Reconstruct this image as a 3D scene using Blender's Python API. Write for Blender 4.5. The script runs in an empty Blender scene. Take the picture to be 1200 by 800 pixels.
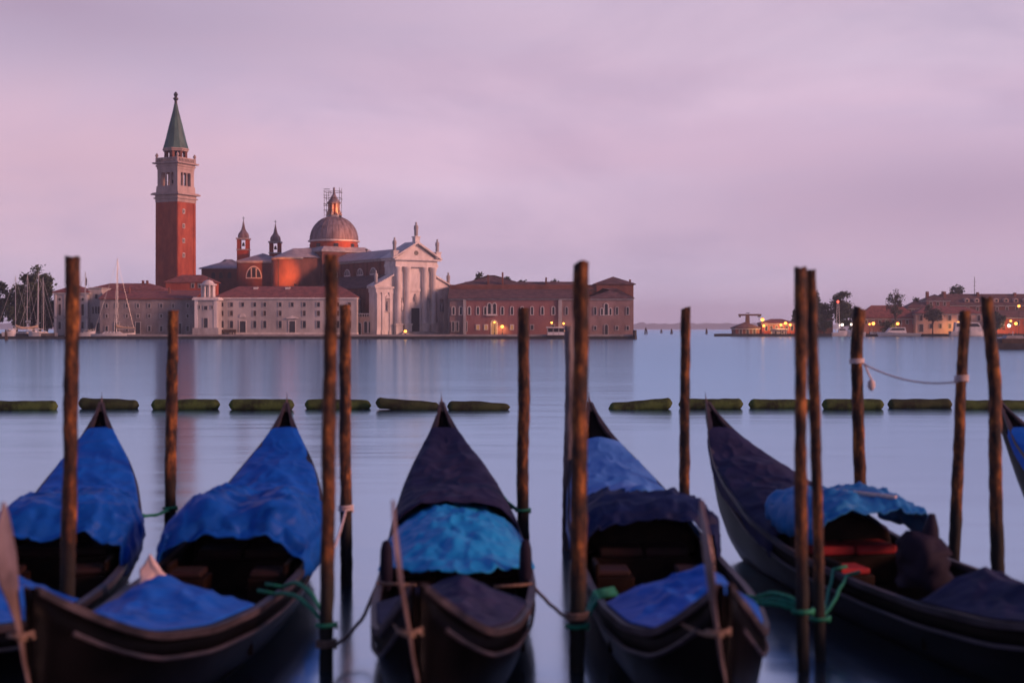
import bpy, math, random
import numpy as np
from mathutils import Vector, Matrix, noise as mnoise

random.seed(7)
C = bpy.data.collections.new("scene_objects")
S = bpy.context.scene
S.collection.children.link(C)
R = math.radians

# ------------------------------------------------------------------ camera
H = 3.0                 # eye height over the water
FPX, CX, HY = 1600.0, 600.0, 385.0   # focal length, centre and horizon in pixels of the 1200 px wide photograph
cam_d = bpy.data.cameras.new("camera")
cam = bpy.data.objects.new("camera", cam_d)
S.collection.objects.link(cam)
cam.location = (0, 0, H)
cam.rotation_euler = (R(90), 0, 0)
cam_d.sensor_width = 36.0
cam_d.sensor_fit = 'HORIZONTAL'
cam_d.lens = 36.0 * FPX / 1200.0
cam_d.shift_y = -15.0 / 1200.0
cam_d.clip_start = 0.1
cam_d.clip_end = 20000
cam_d.dof.use_dof = True
cam_d.dof.focus_distance = 70.0
cam_d.dof.aperture_fstop = 1.05
S.camera = cam

# ------------------------------------------------------------------ sky, sun, exposure
S.view_settings.view_transform = 'Standard'
S.view_settings.look = 'None'
S.view_settings.exposure = 0.0
S.view_settings.gamma = 1.0
S.view_settings.use_curve_mapping = False
S.cycles.use_denoising = True
S.cycles.max_bounces = 6
S.cycles.volume_bounces = 1
S.cycles.sample_clamp_indirect = 6.0

SUN = Vector((0.92, -0.33, 0.30)).normalized()     # towards the sun
sun_el = math.asin(SUN.z)
sun_az = math.atan2(SUN.x, SUN.y)

W = bpy.data.worlds.new("World")
S.world = W
W.use_nodes = True
nt = W.node_tree
nt.nodes.clear()
def wn(t, **kw):
    n = nt.nodes.new(t)
    for k, v in kw.items():
        setattr(n, k, v)
    return n
def wl(a, b): nt.links.new(a, b)
wo = wn('ShaderNodeOutputWorld'); bg = wn('ShaderNodeBackground')
bg.inputs['Strength'].default_value = 0.1
wl(bg.outputs[0], wo.inputs['Surface'])
sky = wn('ShaderNodeTexSky', sky_type='NISHITA')
sky.sun_disc = False; sky.sun_elevation = sun_el; sky.sun_rotation = sun_az
tc = wn('ShaderNodeTexCoord'); sep = wn('ShaderNodeSeparateXYZ')
wl(tc.outputs['Generated'], sep.inputs[0])
ramp = wn('ShaderNodeValToRGB')
wl(sep.outputs['Z'], ramp.inputs[0])
cr = ramp.color_ramp
cr.interpolation = 'EASE'
def srgb(r, g, b):
    f = lambda c: (c/255/12.92 if c/255 <= .04045 else ((c/255+.055)/1.055)**2.4)
    return (f(r), f(g), f(b), 1)
stops = [(0.0, srgb(204, 195, 226)), (0.03, srgb(213, 196, 225)), (0.07, srgb(224, 197, 223)), (0.13, srgb(231, 203, 228)),
         (0.22, srgb(224, 202, 225)), (0.36, srgb(140, 148, 204)), (0.62, srgb(88, 106, 168)), (1.0, srgb(68, 86, 142))]
while len(cr.elements) < len(stops): cr.elements.new(0.5)
for e, (p, c) in zip(cr.elements, stops):
    e.position = p; e.color = c
# soft stretched cloud bands
mp = wn('ShaderNodeMapping'); mp.inputs['Scale'].default_value = (2.4, 2.4, 7.0); mp.inputs['Location'].default_value = (0.9, 0.0, 0.6)
mp.inputs['Rotation'].default_value = (0, R(2.5), 0)
wl(tc.outputs['Generated'], mp.inputs[0])
nz = wn('ShaderNodeTexNoise'); nz.inputs['Scale'].default_value = 1.6; nz.inputs['Detail'].default_value = 8.0
nz.inputs['Roughness'].default_value = 0.56; nz.inputs['Distortion'].default_value = 0.35
wl(mp.outputs[0], nz.inputs['Vector'])
crp = wn('ShaderNodeValToRGB'); crp.color_ramp.elements[0].position = 0.36; crp.color_ramp.elements[1].position = 0.64
crp.color_ramp.elements[0].color = (0.80, 0.80, 0.85, 1); crp.color_ramp.elements[1].color = (1.07, 1.05, 1.04, 1)
wl(nz.outputs['Fac'], crp.inputs[0])
mul = wn('ShaderNodeMix', data_type='RGBA', blend_type='MULTIPLY'); mul.inputs['Factor'].default_value = 1.0
wl(ramp.outputs[0], mul.inputs['A']); wl(crp.outputs[0], mul.inputs['B'])
# pink break in the cloud low on the left
nz2 = wn('ShaderNodeTexNoise'); nz2.inputs['Scale'].default_value = 0.9; nz2.inputs['Detail'].default_value = 4.0
mp2 = wn('ShaderNodeMapping'); mp2.inputs['Scale'].default_value = (3.0, 3.0, 16.0); mp2.inputs['Location'].default_value = (3.1, 1.0, 2.2)
wl(tc.outputs['Generated'], mp2.inputs[0]); wl(mp2.outputs[0], nz2.inputs['Vector'])
cr2 = wn('ShaderNodeValToRGB'); cr2.color_ramp.elements[0].position = 0.45; cr2.color_ramp.elements[1].position = 0.70
cr2.color_ramp.elements[0].color = (0, 0, 0, 1); cr2.color_ramp.elements[1].color = (0.7, 0.7, 0.7, 1)
wl(nz2.outputs['Fac'], cr2.inputs[0])
pink = wn('ShaderNodeMix', data_type='RGBA'); pink.inputs['B'].default_value = srgb(218, 178, 203)
lowband = wn('ShaderNodeMapRange'); lowband.inputs[1].default_value = 0.30; lowband.inputs[2].default_value = 0.16
lowband.inputs[3].default_value = 0.0; lowband.inputs[4].default_value = 0.6
wl(sep.outputs['Z'], lowband.inputs[0])
pm = wn('ShaderNodeMath', operation='MULTIPLY'); wl(cr2.outputs[0], pm.inputs[0]); wl(lowband.outputs[0], pm.inputs[1])
wl(pm.outputs[0], pink.inputs['Factor'])
# one lit peach gap on the left and one heavier grey bank on the right of the overcast, and the unseen sky behind the camera dimmed to darken the foreground
def patch(direction, scale, r0, r1):
    d = Vector(direction).normalized()
    sb = wn('ShaderNodeVectorMath', operation='SUBTRACT'); sb.inputs[1].default_value = d; wl(tc.outputs['Generated'], sb.inputs[0])
    ml = wn('ShaderNodeVectorMath', operation='MULTIPLY'); ml.inputs[1].default_value = scale; wl(sb.outputs[0], ml.inputs[0])
    ln = wn('ShaderNodeVectorMath', operation='LENGTH'); wl(ml.outputs[0], ln.inputs[0])
    ad = wn('ShaderNodeMath', operation='MULTIPLY_ADD'); ad.inputs[1].default_value = -1.1; wl(nz.outputs['Fac'], ad.inputs[0]); wl(ln.outputs['Value'], ad.inputs[2])
    mr = wn('ShaderNodeMapRange', interpolation_type='SMOOTHSTEP'); mr.inputs[1].default_value = r1; mr.inputs[2].default_value = r0
    wl(ad.outputs[0], mr.inputs[0]); return mr.outputs[0]
def blend(a, col, fac, amount, mode='MIX'):
    m_ = wn('ShaderNodeMath', operation='MULTIPLY'); m_.inputs[1].default_value = amount; wl(fac, m_.inputs[0])
    x_ = wn('ShaderNodeMix', data_type='RGBA', blend_type=mode); x_.inputs['B'].default_value = col
    wl(m_.outputs[0], x_.inputs['Factor']); wl(a, x_.inputs['A']); return x_.outputs['Result']
base = mul.outputs['Result']
base = blend(base, srgb(226, 184, 202), patch((-.33, 1, .125), (2.6, 1, 8.0), -.60, .15), .75)
base = blend(base, srgb(172, 144, 176), patch((.34, 1, .10), (2.4, 1, 11.0), -.60, .25), .6)
base = blend(base, srgb(180, 156, 184), patch((-.33, 1, .235), (2.0, 1, 10.0), -.60, .25), .9)
yr = wn('ShaderNodeMapRange'); yr.inputs[1].default_value = -.35; yr.inputs[2].default_value = .45; yr.inputs[3].default_value = .50; yr.inputs[4].default_value = 1.0
wl(sep.outputs['Y'], yr.inputs[0])
away = wn('ShaderNodeMix', data_type='RGBA', blend_type='MULTIPLY'); away.inputs['Factor'].default_value = 1.0
wl(base, away.inputs['A']); wl(yr.outputs[0], away.inputs['B'])
wl(away.outputs['Result'], pink.inputs['A'])
sc10 = wn('ShaderNodeMix', data_type='RGBA', blend_type='MULTIPLY'); sc10.inputs['Factor'].default_value = 1.0
sc10.inputs['B'].default_value = (10, 10, 10, 1); sc10.clamp_result = False
wl(pink.outputs['Result'], sc10.inputs['A'])
cover = wn('ShaderNodeMix', data_type='RGBA'); cover.inputs['Factor'].default_value = 0.93    # thin gaps in the overcast
wl(sky.outputs[0], cover.inputs['A']); wl(sc10.outputs['Result'], cover.inputs['B'])
wl(cover.outputs['Result'], bg.inputs['Color'])

sun_d = bpy.data.lights.new("sun", 'SUN')
sun_d.energy = 3.3; sun_d.angle = R(16); sun_d.color = (1.0, 0.44, 0.33)
sun = bpy.data.objects.new("sun", sun_d); S.collection.objects.link(sun)
sun.rotation_euler = (-SUN).to_track_quat('-Z', 'Y').to_euler()

# ------------------------------------------------------------------ helpers
def X(px, d): return (px - CX) * d / FPX
def Z(py, d): return H - (py - HY) * d / FPX
def P(px, py, d): return Vector((X(px, d), d, Z(py, d)))

class MB:
    def __init__(s, xf=None): s.v = []; s.f = []; s.xf = xf
    def add(s, vs, fs):
        b = len(s.v)
        for v in vs:
            v = Vector(v)
            s.v.append(s.xf @ v if s.xf is not None else v)
        s.f += [tuple(b + i for i in f) for f in fs]
        return s
    def box(s, x0, x1, y0, y1, z0, z1, rot=0, piv=None):
        vs = [Vector((x, y, z)) for z in (z0, z1) for y in (y0, y1) for x in (x0, x1)]
        if rot:
            c = Vector(piv) if piv else Vector(((x0+x1)/2, (y0+y1)/2, 0))
            m = Matrix.Rotation(rot, 3, 'Z')
            vs = [m @ (v - c) + c for v in vs]
        return s.add(vs, [(0,2,3,1),(4,5,7,6),(0,1,5,4),(2,6,7,3),(0,4,6,2),(1,3,7,5)])
    def prism(s, poly, z0, z1, top=1.0, centre=None):
        n = len(poly)
        c = centre or (sum(p[0] for p in poly)/n, sum(p[1] for p in poly)/n)
        vs = [(p[0], p[1], z0) for p in poly] + [(c[0]+(p[0]-c[0])*top, c[1]+(p[1]-c[1])*top, z1) for p in poly]
        return s.add(vs, [tuple(range(n-1, -1, -1)), tuple(range(n, 2*n))] + [(i, (i+1) % n, n+(i+1) % n, n+i) for i in range(n)])
    def extrude(s, prof, y0, y1):          # (x, z) outline extruded along y
        n = len(prof)
        vs = [(p[0], y0, p[1]) for p in prof] + [(p[0], y1, p[1]) for p in prof]
        return s.add(vs, [tuple(range(n)), tuple(range(2*n-1, n-1, -1))] + [((i+1) % n, i, n+i, n+(i+1) % n) for i in range(n)])
    def lathe(s, prof, cx, cy, n=20, a0=0.0, a1=2*math.pi, rot=0.0):
        full = abs(a1 - a0 - 2*math.pi) < 1e-6
        m = n if full else n + 1
        vs = []
        for r, z in prof:
            for k in range(m):
                a = a0 + (a1-a0)*k/n + rot
                vs.append((cx + r*math.cos(a), cy + r*math.sin(a), z))
        fs = []
        for j in range(len(prof)-1):
            for k in range(n):
                k2 = (k+1) % m
                fs.append((j*m+k, j*m+k2, (j+1)*m+k2, (j+1)*m+k))
        if full:
            fs.append(tuple(range(m-1, -1, -1))); fs.append(tuple((len(prof)-1)*m + k for k in range(m)))
        return s.add(vs, fs)
    def tube(s, pts, r, n=8, cap=True):
        pts = [Vector(p) for p in pts]
        rs = r if isinstance(r, (list, tuple)) else [r]*len(pts)
        vs = []; up = Vector((0, 0, 1))
        for i, p in enumerate(pts):
            t = (pts[min(i+1, len(pts)-1)] - pts[max(i-1, 0)])
            if t.length < 1e-9: t = Vector((0, 0, 1))
            t.normalize()
            a = t.cross(up if abs(t.z) < .95 else Vector((0, 1, 0))).normalized()
            b = t.cross(a)
            for k in range(n):
                q = 2*math.pi*k/n
                vs.append(p + (a*math.cos(q) + b*math.sin(q))*rs[i])
        fs = [(i*n+k, i*n+(k+1) % n, (i+1)*n+(k+1) % n, (i+1)*n+k) for i in range(len(pts)-1) for k in range(n)]
        if cap:
            fs.append(tuple(range(n-1, -1, -1))); fs.append(tuple((len(pts)-1)*n+k for k in range(n)))
        return s.add(vs, fs)
    def grid(s, fn, nu, nv):
        vs = [fn(i/nu, j/nv) for i in range(nu+1) for j in range(nv+1)]
        return s.add(vs, [(i*(nv+1)+j, i*(nv+1)+j+1, (i+1)*(nv+1)+j+1, (i+1)*(nv+1)+j) for i in range(nu) for j in range(nv)])
    def hip(s, x0, x1, y0, y1, z0, z1, inset=None, ov=0.35, th=0.25):   # hipped roof over a rectangle, with eaves
        x0 -= ov; x1 += ov; y0 -= ov; y1 += ov
        if (x1-x0) >= (y1-y0):
            i = (y1-y0)/2 if inset is None else inset
            ym = (y0+y1)/2; r0, r1 = (x0+i, ym, z1), (x1-i, ym, z1)
            vs = [(x0,y0,z0),(x1,y0,z0),(x1,y1,z0),(x0,y1,z0)]
            top = [r0, r1]
            up = [(x0,y0,z0+th),(x1,y0,z0+th),(x1,y1,z0+th),(x0,y1,z0+th)]
            fs = [(0,3,2,1),(0,1,5,4),(1,2,6,5),(2,3,7,6),(3,0,4,7),(4,5,9,8),(5,6,9),(6,7,8,9),(7,4,8)]
        else:
            i = (x1-x0)/2 if inset is None else inset
            xm = (x0+x1)/2; top = [(xm, y0+i, z1), (xm, y1-i, z1)]
            vs = [(x0,y0,z0),(x1,y0,z0),(x1,y1,z0),(x0,y1,z0)]
            up = [(x0,y0,z0+th),(x1,y0,z0+th),(x1,y1,z0+th),(x0,y1,z0+th)]
            fs = [(0,3,2,1),(0,1,5,4),(1,2,6,5),(2,3,7,6),(3,0,4,7),(4,5,8),(5,6,9,8),(6,7,9),(7,4,8,9)]
        return s.add(vs + up + top, fs)
    def build(s, name, mat, parent=None, origin=None, smooth=False, solid=None, sub=0, bev=None):
        o_ = Vector(origin) if origin is not None else Vector((0, 0, 0))
        base = o_
        if parent is not None and origin is None:
            base = parent_world(parent)
        me = bpy.data.meshes.new(name)
        me.from_pydata([tuple(v - base) for v in s.v], [], s.f)
        me.update()
        if smooth:
            me.polygons.foreach_set('use_smooth', [True]*len(me.polygons))
        ms = mat if isinstance(mat, (list, tuple)) else [mat]
        for m in ms: me.materials.append(m)
        ob = bpy.data.objects.new(name, me); C.objects.link(ob)
        if parent is not None:
            ob.parent = parent
            if origin is not None:
                ob.location = base - parent_world(parent)
        else:
            ob.location = base
        if solid:
            m = ob.modifiers.new('solid', 'SOLIDIFY'); m.thickness = solid; m.offset = 0
        if sub:
            m = ob.modifiers.new('sub', 'SUBSURF'); m.levels = sub; m.render_levels = sub
        if bev:
            m = ob.modifiers.new('bev', 'BEVEL'); m.width = bev; m.segments = 2
        return ob

def parent_world(o):
    v = Vector((0, 0, 0))
    while o is not None:
        v += o.location; o = o.parent
    return v
def tag(o, label=None, cat=None, group=None, kind=None):
    if label: o['label'] = label
    if cat: o['category'] = cat
    if group: o['group'] = group
    if kind: o['kind'] = kind
    return o
def empty(name, loc, label, cat, group=None):
    o = bpy.data.objects.new(name, None); C.objects.link(o); o.location = loc
    o.empty_display_size = 0.2
    return tag(o, label, cat, group)

# ------------------------------------------------------------------ materials
def mat(name, c1, c2=None, rough=0.8, metal=0.0, scale=1.0, stretch=(1, 1, 1), bump=0.0, bscale=None, lo=.38, hi=.62, detail=5, spec=None, extra=None):
    m = bpy.data.materials.new(name); m.use_nodes = True
    t = m.node_tree; n = t.nodes; b = n['Principled BSDF']
    b.inputs['Roughness'].default_value = rough; b.inputs['Metallic'].default_value = metal
    if spec is not None: b.inputs['Specular IOR Level'].default_value = spec
    co = n.new('ShaderNodeTexCoord'); mpp = n.new('ShaderNodeMapping'); mpp.inputs['Scale'].default_value = stretch
    t.links.new(co.outputs['Object'], mpp.inputs[0])
    nz = n.new('ShaderNodeTexNoise'); nz.inputs['Scale'].default_value = scale; nz.inputs['Detail'].default_value = detail
    nz.inputs['Roughness'].default_value = 0.6
    t.links.new(mpp.outputs[0], nz.inputs['Vector'])
    rp = n.new('ShaderNodeValToRGB'); rp.color_ramp.elements[0].position = lo; rp.color_ramp.elements[1].position = hi
    rp.color_ramp.elements[0].color = (*c1, 1); rp.color_ramp.elements[1].color = (*(c2 or c1), 1)
    t.links.new(nz.outputs['Fac'], rp.inputs[0])
    t.links.new(rp.outputs[0], b.inputs['Base Color'])
    if bump:
        nb = n.new('ShaderNodeTexNoise'); nb.inputs['Scale'].default_value = bscale or scale*4; nb.inputs['Detail'].default_value = 4
        t.links.new(mpp.outputs[0], nb.inputs['Vector'])
        bp = n.new('ShaderNodeBump'); bp.inputs['Strength'].default_value = bump; bp.inputs['Distance'].default_value = 0.02
        t.links.new(nb.outputs['Fac'], bp.inputs['Height']); t.links.new(bp.outputs[0], b.inputs['Normal'])
    return m
def emis(name, col, strength):
    m = bpy.data.materials.new(name); m.use_nodes = True
    b = m.node_tree.nodes['Principled BSDF']
    b.inputs['Base Color'].default_value = (.1, .08, .05, 1)
    b.inputs['Emission Color'].default_value = (*col, 1); b.inputs['Emission Strength'].default_value = strength
    return m
M = {}
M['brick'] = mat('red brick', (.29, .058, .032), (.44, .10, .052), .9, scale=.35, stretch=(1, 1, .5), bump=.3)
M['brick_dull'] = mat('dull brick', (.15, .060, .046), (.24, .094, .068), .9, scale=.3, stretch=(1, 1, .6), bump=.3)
M['brick_pale'] = mat('weathered pink brick', (.23, .15, .14), (.34, .225, .21), .9, scale=.22, stretch=(1, 1, .7), bump=.2)
M['plaster_red'] = mat('faded red plaster', (.24, .105, .105), (.31, .15, .145), .9, scale=.2, stretch=(1, 1, .5))
M['stone'] = mat('white istrian stone', (.58, .53, .50), (.78, .72, .68), .8, scale=.5, stretch=(1, 1, .35), bump=.15)
M['stone_pink'] = mat('warm pink stone', (.38, .28, .25), (.52, .39, .35), .85, scale=.5, stretch=(1, 1, .35), bump=.15)
M['stone_grey'] = mat('grey stone', (.32, .30, .30), (.46, .44, .43), .85, scale=.6, stretch=(1, 1, .4))
M['plaster'] = mat('stained pale plaster', (.33, .31, .305), (.52, .49, .475), .9, scale=.18, stretch=(1, 1, .45))
M['plaster_old'] = mat('old tan plaster', (.20, .17, .165), (.34, .295, .285), .9, scale=.25, stretch=(1, 1, .5))
M['plaster_peach'] = mat('peach plaster', (.55, .36, .27), (.66, .46, .36), .9, scale=.2)
M['tile'] = mat('terracotta roof tiles', (.17, .060, .052), (.28, .098, .082), .9, scale=.7, stretch=(1, 1, 1), bump=.3)
M['tile_dark'] = mat('dark old roof tiles', (.085, .050, .050), (.16, .085, .08), .9, scale=.6)
M['lead'] = mat('lead sheet roof', (.32, .28, .29), (.46, .41, .42), .6, scale=.5, stretch=(1, 1, 1))
M['lead_dome'] = mat('streaked lead dome', (.20, .15, .16), (.33, .27, .29), .95, spec=.1, scale=.9, stretch=(1, 1, .15))
M['copper'] = mat('green copper spire', (.035, .085, .08), (.07, .15, .13), .6, scale=.6, stretch=(1, 1, .3))
M['pane'] = mat('dark window glass', (.018, .018, .024), (.03, .03, .04), .35, scale=.3)
M['door'] = mat('dark painted door', (.03, .035, .045), (.05, .055, .065), .6, scale=2)
M['shutter'] = mat('brown shutter', (.05, .035, .03), (.08, .055, .045), .7, scale=2)
M['quay'] = mat('quay stone', (.22, .20, .20), (.34, .31, .30), .9, scale=.4, bump=.2)
M['quay_wet'] = mat('weedy quay face', (.012, .018, .020), (.03, .036, .036), .6, scale=.5)
M['steel_white'] = mat('white gelcoat', (.62, .60, .58), (.72, .70, .68), .35, scale=.5)
M['alu'] = mat('aluminium mast', (.50, .48, .46), (.60, .58, .55), .4, metal=.3, scale=1)
M['sailcover'] = mat('tan sail cover', (.50, .36, .24), (.58, .43, .30), .8, scale=1)
M['dark_metal'] = mat('dark metal', (.02, .02, .022), (.04, .04, .045), .5, scale=2)
M['scaffold'] = mat('rusty scaffold tube', (.10, .06, .05), (.18, .10, .08), .6, scale=2)
M['trunk'] = mat('tree bark', (.04, .03, .025), (.08, .06, .05), .95, scale=3)
M['leaf'] = mat('dark foliage', (.018, .035, .018), (.06, .085, .04), .8, scale=.45, detail=8)
M['leaf_grey'] = mat('sparse foliage', (.035, .045, .03), (.09, .095, .06), .8, scale=.5, detail=8)
M['bluegrey_hull'] = mat('dark boat hull', (.02, .022, .028), (.04, .042, .05), .5, scale=1)
M['ground'] = mat('island ground', (.10, .10, .07), (.18, .16, .13), .95, scale=.1)
M['far'] = mat('far shore scrub', (.03, .04, .03), (.07, .07, .05), .95, scale=.02)
M['lamp'] = emis('sodium lamp', (1.0, .31, .05), 5.5)
M['lamp_white'] = emis('white lamp', (1.0, .80, .66), 3.5)
M['lamp_red'] = emis('red signal lamp', (1.0, .10, .07), 3)
M['lit_window'] = emis('lit window', (1.0, .42, .16), .32)
# ------------------------------------------------------------------ water
def water_mat():
    m = bpy.data.materials.new('lagoon water'); m.use_nodes = True
    t = m.node_tree; n = t.nodes; b = n['Principled BSDF']
    n.remove(b)
    co = n.new('ShaderNodeTexCoord')
    # ripples averaged by the long exposure: low, wide, stretched across the view
    h = None
    for sc, st, amp in ((0.5, (0.30, 1.0, 1), 1.0), (2.2, (0.35, 1.0, 1), 0.10), (0.06, (0.4, 1, 1), 3.0)):
        mp = n.new('ShaderNodeMapping'); mp.inputs['Scale'].default_value = st
        t.links.new(co.outputs['Object'], mp.inputs[0])
        z = n.new('ShaderNodeTexNoise'); z.inputs['Scale'].default_value = sc; z.inputs['Detail'].default_value = 2.5
        t.links.new(mp.outputs[0], z.inputs['Vector'])
        mu = n.new('ShaderNodeMath'); mu.operation = 'MULTIPLY'; mu.inputs[1].default_value = amp
        t.links.new(z.outputs['Fac'], mu.inputs[0])
        if h is None: h = mu.outputs[0]
        else:
            ad = n.new('ShaderNodeMath'); ad.operation = 'ADD'
            t.links.new(h, ad.inputs[0]); t.links.new(mu.outputs[0], ad.inputs[1]); h = ad.outputs[0]
    bp = n.new('ShaderNodeBump'); bp.inputs['Strength'].default_value = 0.36; bp.inputs['Distance'].default_value = 0.06
    t.links.new(h, bp.inputs['Height'])
    # silty blue-green body under a smooth reflecting skin
    lw = n.new('ShaderNodeLayerWeight'); lw.inputs['Blend'].default_value = .5
    tint = n.new('ShaderNodeValToRGB'); e = tint.color_ramp.elements
    e[0].position = .55; e[0].color = (.64, .72, .82, 1); e[1].position = .97; e[1].color = (.49, .72, .88, 1)
    t.links.new(lw.outputs['Facing'], tint.inputs[0])
    gl = n.new('ShaderNodeBsdfGlossy'); gl.inputs['Roughness'].default_value = .155
    t.links.new(tint.outputs[0], gl.inputs['Color']); t.links.new(bp.outputs[0], gl.inputs['Normal'])
    df = n.new('ShaderNodeBsdfDiffuse'); df.inputs['Color'].default_value = (.05, .075, .10, 1)
    rm = n.new('ShaderNodeMapRange'); rm.inputs[1].default_value = .3; rm.inputs[2].default_value = .95; rm.inputs[3].default_value = .5; rm.inputs[4].default_value = 1.0
    t.links.new(lw.outputs['Facing'], rm.inputs[0])
    mx = n.new('ShaderNodeMixShader'); t.links.new(rm.outputs[0], mx.inputs[0]); t.links.new(df.outputs[0], mx.inputs[1]); t.links.new(gl.outputs[0], mx.inputs[2])
    t.links.new(mx.outputs[0], n['Material Output'].inputs['Surface'])
    return m
M['water'] = water_mat()
wb = MB(); wb.add([(-7000, -40, 0), (7000, -40, 0), (7000, 7000, 0), (-7000, 7000, 0)], [(0, 1, 2, 3)])
tag(wb.build('water', M['water']), 'calm blue grey lagoon water in the evening', kind='structure')

# ------------------------------------------------------------------ far shore
def far_shore():
    d = 6500.0
    b = MB()
    n = 420; x0, x1 = X(-250, d), X(1500, d)
    top = []
    for i in range(n+1):
        u = i/n; x = x0 + (x1-x0)*u
        h = 25 + 8*mnoise.noise(Vector((x*.0035, 3.1, 0))) + 16*abs(mnoise.noise(Vector((x*.017, 8.0, 0)))) + 4*mnoise.noise(Vector((x*.06, 1.0, 0)))
        top.append((x, max(3.0, h)))
    vs = []; fs = []
    for k, (x, h) in enumerate(top):
        vs += [(x, d-25, -1), (x, d-15, h*.8), (x, d, h), (x, d+60, h*.9), (x, d+80, -1)]
    for k in range(n):
        for j in range(4):
            a = k*5+j; fs.append((a, a+5, a+6, a+1))
    b.add(vs, fs)
    tag(b.build('far_treeline', M['far']), 'low hazy tree line of the distant far shore', 'tree line', kind='stuff')
far_shore()

# ------------------------------------------------------------------ island ground
GZ = 1.25
def island():
    b = MB()
    # breakwater on the left, full ground behind the quay to the right of the small harbour
    poly = [(X(150, 400), 400.0), (X(744, 400), 400.0), (X(744, 400)+2, 520.0), (X(-120, 520), 520.0), (X(-120, 418), 418.0), (X(150, 400), 418.0)]
    b.prism(poly, -1.0, GZ)
    tag(b.build('island_ground', M['ground']), 'flat island ground behind the quay', kind='structure')
    q = MB(); q.box(X(-120, 400), X(746, 400), 398.6, 401.4, -1.0, 0.75)
    tag(q.build('quay_wall', M['quay_wet']), 'dark weedy quay wall running along the island waterline', 'quay wall')
    k = MB(); k.box(X(150, 400), X(745, 400), 398.8, 404.9, 0.754, GZ+.05)
    tag(k.build('quay_pavement', M['quay']), 'pale stone quay edge in front of the island buildings', kind='structure')
island()

# ------------------------------------------------------------------ windows
_wm = {}
def win_mesh(w, h, arch, kind, fr):
    key = (round(w, 1), round(h, 1), arch, kind, fr)
    if key in _wm: return _wm[key]
    w, h = max(key[0], .3), max(key[1], .3)
    def shape(ww, z0, z1):
        if arch == 'round':
            return [(ww/2*math.cos(2*math.pi*k/12), (z0+z1)/2 + (z1-z0)/2*math.sin(2*math.pi*k/12)) for k in range(12)]
        if arch:
            r = ww/2
            return [(-r, z0), (r, z0)] + [(r*math.cos(math.pi*k/8), z1-r+r*math.sin(math.pi*k/8)) for k in range(9)]
        return [(-ww/2, z0), (ww/2, z0), (ww/2, z1), (-ww/2, z1)]
    f = MB(); g = MB()
    e = .22
    outer = shape(w+2*e, -e*.6, h+e); inner = shape(w, 0, h)
    n = len(outer)
    # frame: a raised surround ring round the opening
    vs = [(p[0], -.16, p[1]) for p in outer] + [(p[0], -.16, p[1]) for p in inner] + [(p[0], .2, p[1]) for p in outer] + [(p[0], .1, p[1]) for p in inner]
    fs = []
    for i in range(n):
        j = (i+1) % n
        fs += [(i, j, n+j, n+i), (j, i, 2*n+i, 2*n+j), (n+i, n+j, 3*n+j, 3*n+i)]
    f.add(vs, fs)
    g.extrude(inner, -.05, .12)
    def mk(b, nm, mm):
        me = bpy.data.meshes.new(nm); me.from_pydata([tuple(v) for v in b.v], [], b.f); me.materials.append(mm); return me
    mats = {'win': M['pane'], 'door': M['door'], 'lit': M['lit_window'], 'shut': M['shutter']}
    _wm[key] = (mk(f, 'window_frame', M[fr]), mk(g, 'window_pane', mats[kind]))
    return _wm[key]
def window(root, pos, w, h, arch=False, kind='win', frame='stone_grey', rot=0.0, name=None, small=False):
    """a window (the surround) with its pane as a sub-part; pos = middle of the sill on the wall face"""
    fm, pm_ = win_mesh(w, h, arch, kind, frame)
    nm = name or ('door' if kind == 'door' else 'window')
    o = bpy.data.objects.new(nm, fm); C.objects.link(o); o.parent = root
    o.location = Vector(pos) - parent_world(root); o.rotation_euler = (0, 0, rot)
    p = bpy.data.objects.new('door_leaf' if kind == 'door' else 'pane', pm_); C.objects.link(p); p.parent = o
    return o
def winpx(root, px, py0, py1, wpx, d, **kw):
    s = FPX/d
    return window(root, (X(px, d), d, Z(py1, d)), wpx/s, (py1-py0)/s, **kw)
def wallpx(b, px0, px1, pyt, d, depth, pyb=None):
    return b.box(X(px0, d), X(px1, d), d, d+depth, GZ-.3 if pyb is None else Z(pyb, d), Z(pyt, d))

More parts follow.
